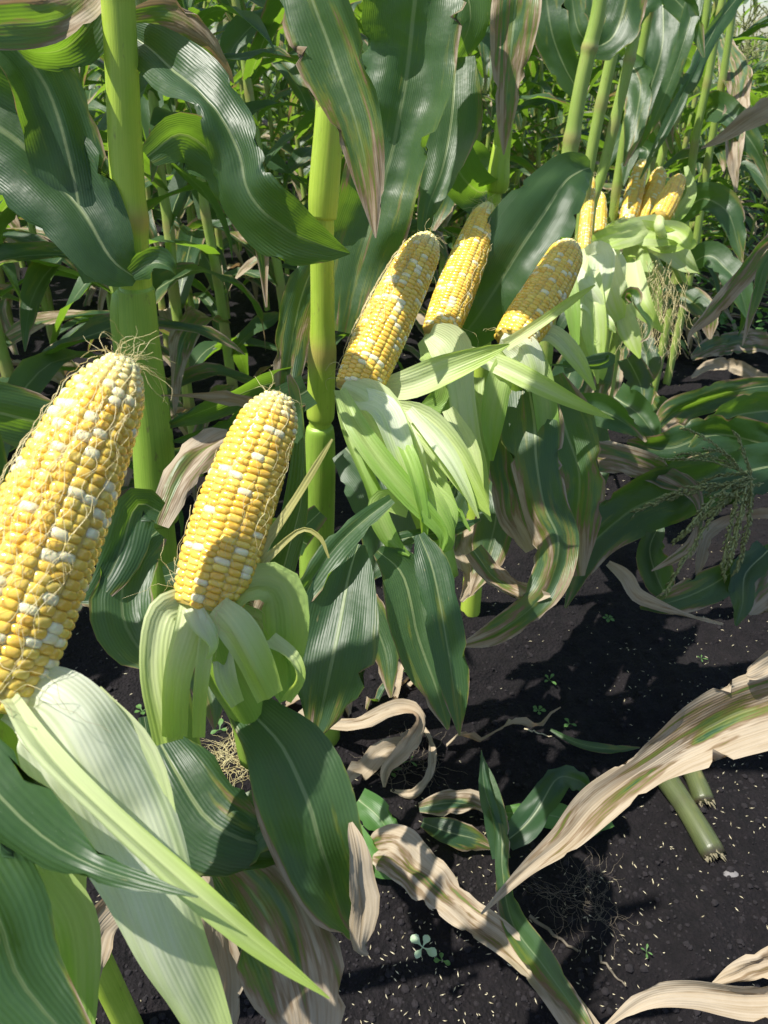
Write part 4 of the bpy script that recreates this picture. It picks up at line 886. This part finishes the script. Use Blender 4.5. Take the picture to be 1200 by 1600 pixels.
l([(1200, 860, 1.1, 40), (1165, 900, 1.08, 50, 20), (1160, 945, 1.07, 30, 0), (1150, 978, 1.06, 4)], 'leaf_clean', fold=.1, ruffle=.1)
l([(1030, 820, 1.22, 16), (1015, 860, 1.2, 44), (1030, 910, 1.18, 50), (1050, 945, 1.17, 6)], 'leaf', fold=.2)
l([(1240, 880, 1.15, 50), (1200, 930, 1.12, 60, 10), (1170, 960, 1.1, 6)], 'leaf_half', fold=.1)
l([(950, 880, 1.1, 10), (975, 900, 1.08, 20, 20), (1000, 935, 1.06, 22, 20), (1070, 960, 1.04, 14, 40), (1130, 975, 1.03, 4)], 'leaf_dry', fold=.1, ruffle=.1)
l([(1230, 600, 1.5, 20), (1150, 610, 1.48, 40, 20), (1060, 640, 1.44, 50, 30), (1020, 680, 1.4, 10)], 'leaf_spot', fold=.1)
l([(1230, 700, 1.3, 60), (1120, 680, 1.3, 70, 20), (1040, 700, 1.3, 60, 20), (980, 690, 1.3, 6)], 'leaf', fold=.1)
l([(1230, 640, 1.4, 60), (1150, 650, 1.35, 70, 20), (1100, 690, 1.3, 40, 20), (1060, 720, 1.3, 6)], 'leaf', fold=.1)
make_tassel(K, P(1150, 768, 1.04), P(1090, 800, 1.0)-P(1180, 735, 1.06), .17, 3, nb=9)
make_tassel(K, P(1175, 745, 1.06), P(1010, 690, 1.05)-P(1160, 768, 1.05), .12, 5)

# ---- leaves that reach in from the right-hand row ---------------------------
Rr_ = thing('corn_plant', 'dying corn plant right of the aisle, its long tan leaf crossing the lower right corner', 'corn plant', (1.0, .62, 0))
stalk(Rr_, [np.array(q) for q in [(.98, .60, 1.2), (.99, .61, .6), (1.0, .62, -.02)]], [.009, .012, .013], (.25, .5, .75), 'stalk_bg')
l = lambda *a, **k: blade(Rr_, *a, **k)
wl = stalk  # noqa
l([(1620, 1150, .70, 40), (1420, 1060, .68, 90, 20), (1290, 1075, .66, 110, 10), (1180, 1105, .645, 118, 15), (1090, 1148, .64, 104, 20), (1010, 1195, .645, 60, 30), (930, 1255, .66, 56, 10), (880, 1310, .67, 40, 0), (825, 1355, .68, 24, 10), (752, 1428, .70, 3)], 'leaf_halfdry2', fold=.20, ruffle=.035, crumple=.13, nu=17, n=90)
l([(1640, 1100, .7, 40), (1400, 980, .66, 50, 10), (1260, 1010, .64, 50, 10), (1180, 1050, .63, 24), (1165, 1055, .63, 2)], 'leaf_dry', fold=.2)
l([(1500, 1520, .62, 40), (1300, 1545, .60, 66, 10), (1180, 1558, .60, 58, 20), (1080, 1550, .60, 44, 20), (1010, 1560, .60, 30, 10), (945, 1604, .60, 5)], 'leaf_halfdry2', fold=.16, ruffle=.10, crumple=.14)
l([(1480, 1480, .64, 40), (1290, 1490, .62, 40, 20), (1180, 1510, .62, 40, 30), (1110, 1540, .62, 3)], 'leaf_halfdry2', fold=.14, ruffle=.12)
l([(1480, 300, 1.0, 30), (1300, 130, 1.05, 40, 10), (1200, 170, 1.08, 36, 10), (1130, 215, 1.12, 16), (1095, 232, 1.14, 2)], 'leaf_dry', fold=.2)
l([(1460, 500, .9, 30), (1290, 330, .95, 40, 10), (1200, 380, .96, 30, 20), (1160, 430, .97, 34, 20), (1110, 490, .98, 24, 10), (1080, 520, .98, 8), (1075, 545, .98, 1)], 'leaf_half', fold=.2, ruffle=.08)
l([(1460, 560, .9, 30), (1290, 340, .9, 30), (1205, 400, .9, 20), (1180, 470, .9, 16, 20), (1160, 540, .9, 2)], 'leaf_spot', fold=.2)

for pl, items in ((Cp, [([(500, 800, .9, 30), (450, 850, .88, 60, 10), (400, 930, .86, 66, 20), (380, 1020, .85, 10)], 'leaf_half'), ([(505, 900, .84, 30), (560, 930, .8, 50, 20), (600, 1010, .78, 50, 10), (610, 1090, .77, 4)], 'leaf_spot'), ([(500, 960, .84, 30), (455, 1010, .8, 54, 20), (440, 1090, .78, 4)], 'leaf_dry'), ([(545, 760, .95, 40), (620, 730, .97, 60, 20), (690, 760, 1.0, 30)], 'leaf')]),
                  (D, [([(745, 700, 1.15, 26), (715, 760, 1.12, 60, 20), (690, 840, 1.1, 50, 10), (700, 900, 1.1, 4)], 'leaf'), ([(745, 740, 1.15, 26), (775, 790, 1.1, 60, -10), (760, 870, 1.08, 50), (735, 930, 1.06, 4)], 'leaf_spot'), ([(742, 820, 1.12, 26), (725, 850, 1.1, 44, 20), (740, 900, 1.09, 44, 30), (720, 940, 1.08, 6)], 'leaf_dry'), ([(750, 660, 1.18, 26), (790, 700, 1.15, 50, 20), (770, 790, 1.12, 40), (780, 850, 1.1, 4)], 'leaf_half')]),
                  (E, [([(840, 640, 1.3, 26), (800, 690, 1.25, 60, 20), (770, 760, 1.2, 50), (765, 830, 1.2, 4)], 'leaf'), ([(850, 600, 1.35, 26), (900, 640, 1.3, 56, 10), (930, 720, 1.25, 50), (920, 800, 1.2, 4)], 'leaf'), ([(845, 660, 1.3, 26), (880, 730, 1.25, 50, 20), (870, 800, 1.2, 40)], 'leaf_dry')]),
                  (B, [([(256, 960, .72, 30), (300, 1010, .7, 60, 20), (330, 1090, .68, 40), (335, 1140, .67, 4)], 'leaf_spot'), ([(256, 900, .74, 30), (330, 880, .76, 60, 20), (380, 850, .78, 50, 10), (430, 880, .8, 6)], 'leaf'), ([(230, 660, .78, 30), (160, 640, .8, 60, 20), (80, 690, .82, 50, 10), (20, 760, .84, 6)], 'leaf_spot')])):
    for c, m in items: blade(pl, c, m, fold=.12, ruffle=.10)
for pl, (x, y), rr_ in ((D, (742, 850), .020), (Cp, (495, 1130), .026), (E, (838, 760), .02)):
    g = ground_pt(x, y); 
    for k_ in range(5):
        a_ = k_*1.4; p0 = np.array([g[0]+.012*math.cos(a_), g[1]+.012*math.sin(a_), .09-.012*k_])
        wild_leaf(pl, rel(pl, p0)+np.array(pl.location), a_, -.6, .10+.03*(k_ % 3), .03, 1.0, 'leaf_dry', 900+k_, .8)
# ---- unseen leaves above the picture's edge, added to front plants to shade the aisle -------------
def shade_leaves(pl, x, y, zs, seed, az0, mat='leaf'):
    rg = random.Random(seed)
    for i, z in enumerate(zs):
        wild_leaf(pl, rel(pl, np.array([x, y, z]))+np.array(pl.location), az0+rg.uniform(-.65, .65), rg.uniform(.25, .7), rg.uniform(.5, .7), .085, rg.uniform(.5, 1.2), mat, seed*7+i, rg.uniform(-.8, .8))
shade_leaves(B, -.23, .68, (1.48, 1.60), 5, -.25)
shade_leaves(Cp, -.04, .86, (1.16, 1.24, 1.33, 1.42), 1, -.35)
shade_leaves(D, .22, 1.19, (1.14, 1.24, 1.36), 2, -.45)
shade_leaves(E, .48, 1.47, (1.2, 1.34, 1.48), 3, -.3)

# ---- things on the soil ------------------------------------------------------
def ground_leaf(label, ctrl, mat, h=None, group=None, **kw):
    """ctrl: (px, py, height, width_px, roll)"""
    c2 = []
    for c in ctrl:
        c = tuple(c)+(0,)*(5-len(c)); u = -(c[1]-800)/FPX; d = (H-c[2])/(SP-u*CP); c2.append((c[0], c[1], d, c[3], c[4]))
    o = blade(None, c2, mat, name='fallen_leaf', **kw); tag(o, label, 'corn leaf', group); return o
ground_leaf('long fallen leaf with tan middle running to the bottom edge', [(575, 1325, .03, 20), (615, 1330, .06, 70, 10), (670, 1375, .05, 62, 20), (735, 1430, .04, 50, 10), (790, 1470, .04, 46, 0), (850, 1530, .04, 50), (920, 1620, .03, 50)], 'leaf_halfdry2', fold=.2, ruffle=.07, nu=13, n=60)
ground_leaf('narrow grey-green fallen leaf crossing the tan one', [(752, 1180, .10, 4), (765, 1230, .08, 22, 10), (782, 1300, .05, 26, 20), (785, 1360, .04, 24, 0), (800, 1440, .05, 40, 0), (850, 1510, .06, 44), (900, 1580, .06, 30), (940, 1640, .05, 4)], 'leaf_spot', fold=.2, ruffle=.04)
ground_leaf('short upright pointed leaf blade standing off the soil', [(785, 1340, .02, 30, 20), (775, 1290, .05, 30, 10), (757, 1230, .09, 18, 0), (752, 1172, .12, 1)], 'leaf_clean', fold=.2)
ground_leaf('folded green leaf piece with a pale torn end', [(790, 1315, .02, 30), (820, 1290, .03, 46, 10), (850, 1250, .05, 50, 30), (875, 1215, .05, 36, 10), (905, 1220, .03, 30), (922, 1232, .01, 4)], 'leaf_clean', fold=.15, ruffle=.06)
ground_leaf('flat green leaf piece behind the folded one', [(790, 1270, .015, 20), (850, 1272, .02, 40), (910, 1285, .02, 46), (955, 1278, .015, 24)], 'leaf_young', fold=.08)
ground_leaf('withered green leaf scrap with brown edges', [(655, 1262, .015, 14), (700, 1255, .03, 40, 20), (745, 1260, .03, 34, 40), (790, 1285, .02, 20, 20)], 'leaf_half', fold=.1, ruffle=.14)
ground_leaf('small withered leaf scrap beside the long fallen leaf', [(660, 1285, .015, 14), (700, 1300, .025, 40, 20), (740, 1310, .02, 34, 10), (770, 1325, .01, 6)], 'leaf_spot', fold=.1, ruffle=.16)
ground_leaf('pale cut leaf base at the left of the long fallen leaf', [(560, 1250, .05, 40), (590, 1275, .05, 46), (615, 1310, .04, 30)], 'leaf_young', fold=.14)
ground_leaf('yellowing leaf tip by the root tuft', [(540, 1290, .04, 40), (570, 1330, .04, 40, 10), (600, 1355, .03, 30), (640, 1370, .02, 4)], 'leaf_young', fold=.14)
ground_leaf('thin dark leaf lying flat across the aisle', [(860, 1140, .01, 4), (900, 1160, .015, 12), (950, 1170, .015, 15), (1000, 1168, .01, 2)], 'leaf', fold=.1)
ground_leaf('curled tan dead leaf under the paired hanging leaves', [(500, 1130, .06, 12), (560, 1130, .09, 24, 20), (620, 1108, .10, 26, 20), (655, 1120, .10, 24, 40), (640, 1160, .06, 26, 30), (605, 1200, .03, 20), (600, 1230, .01, 4)], 'leaf_dry', fold=.14, ruffle=.12)
ground_leaf('twisted brown shred lying below the tan dead leaf', [(655, 1130, .02, 8), (672, 1160, .02, 10, 30), (670, 1210, .02, 14, 60), (645, 1240, .02, 16), (610, 1235, .01, 3)], 'leaf_dry', fold=.14, ruffle=.2)
ground_leaf('shrivelled brown leaf at the far end of the aisle', [(1080, 590, .02, 4), (1110, 572, .05, 20, 20), (1150, 575, .05, 20, 20), (1210, 600, .03, 20)], 'leaf_dry', fold=.1, ruffle=.12)
ground_leaf('dull green fallen leaf behind the grey stone', [(1080, 560, .03, 10), (1120, 540, .06, 34, 10), (1180, 535, .06, 40, 30), (1240, 550, .04, 30)], 'leaf_half', fold=.1)
ground_leaf('wilted leaf arched over the soil left of the grey stone', [(1000, 600, .04, 14), (1020, 630, .10, 34, 10), (1050, 665, .10, 34, 30), (1060, 700, .04, 10)], 'leaf_spot', fold=.1)
ground_leaf('brown-edged leaf lying right of the grey stone', [(1130, 610, .03, 6), (1170, 630, .05, 26, 20), (1220, 625, .05, 30)], 'leaf_half', fold=.1)
ground_leaf('straw-coloured leaf below the grey stone', [(1060, 660, .03, 6), (1110, 668, .05, 18, 20), (1170, 660, .05, 20, 20), (1230, 670, .04, 20)], 'leaf_dry', fold=.1)
# generic litter: dried leaves among the stalk bases
rg3 = random.Random(12)
for q in range(46):
    if q < 16: px, py = rg3.uniform(20, 520), rg3.uniform(520, 700)
    elif q < 30: px, py = rg3.uniform(560, 860), rg3.uniform(820, 1180)
    else: px, py = rg3.uniform(900, 1240), rg3.uniform(500, 760)
    if q >= 16 and q < 30 and py > 960 and px > 700: px -= 140
    g = ground_pt(px, py); a = rg3.uniform(0, 6.28); L = rg3.uniform(.08, .24)
    n = 12; C = []; p = np.array([g[0], g[1], .012]); 
    for s in range(n):
        C.append(p.copy()); a += rg3.uniform(-.25, .25); p = p+np.array([math.cos(a), math.sin(a), 0])*L/n; p[2] = .012+.03*abs(math.sin(s*.6+q))
    C = np.array(C); T = nrmz(np.gradient(C, axis=0)); up = np.array([0, 0, 1.]); S = nrmz(np.cross(T, up)); N = nrmz(np.cross(S, T))
    tw = np.cumsum([rg3.uniform(-.3, .5) for _ in range(n)])[:, None]; S2 = S*np.cos(tw)+N*np.sin(tw); N2 = N*np.cos(tw)-S*np.sin(tw)
    t = np.linspace(0, 1, n); W = rg3.uniform(.012, .035)*np.sin(np.clip(t*.92+.06, 0, 1)*math.pi)**.6
    V, F, uvs = blade_mesh(C, S2, N2, W, .2, .2, q, 7, 0, 60)
    o = mesh_obj('dead_leaf', V, F, M['leaf_dry' if rg3.random() < .75 else 'leaf_half'], None, uvs)
    where = 'among the stalk bases behind the near stalks' if q < 16 else ('on the soil beneath the front row' if q < 30 else 'on the far soil of the aisle')
    tag(o, 'one of the curled brown dead leaves '+where, 'dead leaf', 'dead leaves '+where)

def stub(label, a, b_, wd, seed):
    pa, pb = ground_pt(a[0], a[1], .012), ground_pt(b_[0], b_[1], .012); rg = random.Random(seed)
    root = thing('stalk_piece', label, 'cut stalk', pa); L = np.linalg.norm(pb-pa); ts = np.linspace(0, 1, 14)
    r = wd*np.linalg.norm(pb-np.array([0, 0, H]))/FPX/2
    pts = [pa*(1-t)+pb*t+np.array([0, 0, r*.45-.012+.006*math.sin(t*3)]) for t in ts]
    capped_tube('stalk_segment', root, pts, [r*(1+.04*math.sin(9*t)) for t in ts], 'stalk_cut', 16, np.array([1 if i in (0, 13) else .2*(i == 6) for i in range(14)]))
    ax = nrmz(pts[-1]-pts[-2]); V, F = [], []
    for q in range(26):            # frayed cut end
        th = rg.uniform(0, 6.28); s = nrmz(np.cross(ax, [0, 0, 1.])); u = np.cross(s, ax); c = pts[-1]+(s*math.cos(th)+u*math.sin(th))*r*rg.uniform(.3, .95)
        d = nrmz(ax+(s*math.cos(th)+u*math.sin(th))*rg.uniform(-.2, .6)); off = len(V); ww = r*.18; tt = np.cross(d, u)
        V += [c-tt*ww-ax*.002, c+tt*ww-ax*.002, c+d*r*rg.uniform(.3, .8), c+u*ww*.6-ax*.002]; F += [(off, off+1, off+2), (off+1, off+3, off+2), (off+3, off, off+2)]
    mesh_obj('frayed_end', rel(root, np.array(V)), F, M['pith'], root, smooth=False)
stub('longer cut corn stalk piece lying on the dark soil', (1030, 1198), (1118, 1336), 31, 1)
stub('shorter cut corn stalk piece behind the longer one', (1068, 1178), (1102, 1252), 27, 2)

def weed(px, py, size, mat, label, seed, nleaf=5, group=None):
    g = ground_pt(px, py); g[2] = gz(g[0], g[1]); rg = random.Random(seed); root = thing('weed_seedling', label, 'weed', g, group)
    a0 = rg.uniform(0, 6); wf = rg.choice((.62, .5, .36, .28)) if mat == 'weed' else .62
    for q in range(nleaf):
        a = a0+q*2*math.pi/nleaf+rg.uniform(-.3, .3); el = rg.uniform(.15, .6); n = 7
        d = np.array([math.cos(a)*math.cos(el), math.sin(a)*math.cos(el), math.sin(el)]); c0 = g+np.array([0, 0, .008]); L = size*rg.uniform(.8, 1.2)
        C = np.array([c0+d*L*s/(n-1)-np.array([0, 0, L*.25*(s/(n-1))**2]) for s in range(n)]); S = np.tile([[-math.sin(a), math.cos(a), 0]], (n, 1)); N = nrmz(np.cross(nrmz(np.gradient(C, axis=0)), S))
        t = np.linspace(0, 1, n); W = L*wf*np.array([.12, .12, .3, .75, 1, .85, .2])
        V, F, uvs = blade_mesh(C, S, N, W, .12, .03, q, 5); mesh_obj('leaf', rel(root, V), F, M[mat], root, uvs)
weed(660, 1484, .020, 'weed_pale', 'bright pale clover seedling on the soil at the bottom centre', 1, 4)
for i, (x, y, s, lab) in enumerate([(690, 1500, .012, 'small dark seedling right of the pale clover'), (858, 1062, .016, 'green seedling alone below the long curled leaf'),
     (842, 1105, .013, 'green seedling below and left of the lone one'), (890, 1130, .013, 'bright seedling just above the thin dark fallen leaf'), 
     (1095, 1030, .012, 'seedling left of the right edge above the tan leaf'), (610, 1212, .018, 'seedling by the tan dead leaf'),
     (640, 1198, .014, 'seedling right of the tan dead leaf'), (1008, 1492, .010, 'tiny seedling in the dark soil at lower right'), (625, 1050, .018, 'seedling between the hanging leaves'), (345, 1150, .02, 'seedling in the shade under the second ear'),
     (222, 1110, .018, 'seedling below the gap left of the second ear'), (950, 965, .012, 'seedling below the grey leaf tip'), (690, 905, .02, 'seedling against the stalk bases')]):
    weed(x, y, s, 'weed', lab, i+4, 3+i % 3)
# weeds that cover the far part of the aisle
rg4 = random.Random(21); V, F, U = [], [], []
for q in range(900):
    px, py = rg4.uniform(960, 1290), rg4.uniform(360, 545)
    if rg4.random() < .5: px = rg4.uniform(1040, 1290)
    g = ground_pt(px, py); g[2] = rg4.uniform(0, .10)
    a = rg4.uniform(0, 6.28); L = rg4.uniform(.015, .04); n = 4
    d = np.array([math.cos(a), math.sin(a), rg4.uniform(-.2, .9)]); C = np.array([g+d*L*s/3 for s in range(4)]); S = np.tile([[-math.sin(a), math.cos(a), 0]], (4, 1)); N = nrmz(np.cross(nrmz(np.gradient(C, axis=0)), S))
    v, f, u = blade_mesh(C, S, N, L*np.array([.15, .6, .6, .05]), .1, 0, q, 3); off = len(V); V += list(v); F += [tuple(k+off for k in r) for r in f]; U += u['UVMap']
tag(mesh_obj('low_weeds', V, F, M['weed'], None, {'UVMap': U}), kind='stuff')

def tangle(cx, cy, rad, n, r, mat, name, seed, z=.01):
    rg = random.Random(seed); lines = []
    for q in range(n):
        g = ground_pt(cx+rg.gauss(0, rad*.5), cy+rg.gauss(0, rad*.35)); a = rg.uniform(0, 6.28); p = np.array([g[0], g[1], rg.uniform(.002, .02)]); pts = [p]
        for s in range(10):
            a += rg.uniform(-.7, .7); p = p+np.array([math.cos(a), math.sin(a), rg.uniform(-.3, .3)])*rg.uniform(.004, .008); p[2] = max(gz(p[0], p[1])+.001, p[2]); pts.append(p)
        lines.append(pts)
    return strands(name, None, lines, r, mat)
tag(tangle(905, 1410, 60, 70, .0003, 'silk_old', 'dead_root_tangle', 1), 'tangle of thin dead roots on the dark soil', 'dead roots')
tag(tangle(365, 1195, 34, 110, .0004, 'silk', 'fallen_silk', 2), 'clump of fallen yellow silk under the second ear', 'corn silk')
tag(tangle(735, 790, 50, 60, .0005, 'silk_old', 'dead_root_tangle', 3), 'dead roots and silk at the base of the fourth plant', 'dead roots')
tag(tangle(625, 1200, 50, 50, .0005, 'silk_old', 'dead_root_tangle', 4), 'dead roots around the tan dead leaf', 'dead roots')
def twig(px, py, qx, qy, r, label, seed, mat='silk_old'):
    a, b_ = ground_pt(px, py), ground_pt(qx, qy); rg = random.Random(seed)
    pts = [a*(1-t)+b_*t+np.array([rg.uniform(-.002, .002), rg.uniform(-.002, .002), r+gz(*(a*(1-t)+b_*t)[:2])+.003]) for t in np.linspace(0, 1, 9)]
    tag(strands('twig', None, [pts], r, mat, 6), label, 'twig')
twig(830, 1430, 905, 1490, .003, 'dark twig below the root tangle', 1); twig(935, 1500, 975, 1545, .002, 'short green-grey twig near the bottom', 2); twig(820, 1140, 862, 1150, .0014, 'thin pale twig above the fallen leaf pieces', 3, 'chaff')
def stone(px, py, r, label, seed):
    g = ground_pt(px, py); V, F = ico(1, random.Random(seed)); me = [(np.array(v)*np.array([r*1.5, r, r*.6])+np.array([g[0], g[1], .008])) for v in V]
    o = mesh_obj('stone', me, F, M['stone']); sb = o.modifiers.new('s', 'SUBSURF'); sb.levels = sb.render_levels = 2; tag(o, label, 'stone')
stone(1098, 636, .045, 'grey stone half sunk in the far soil of the aisle', 2); stone(1140, 1372, .012, 'small dark stone below the longer cut stalk', 3)
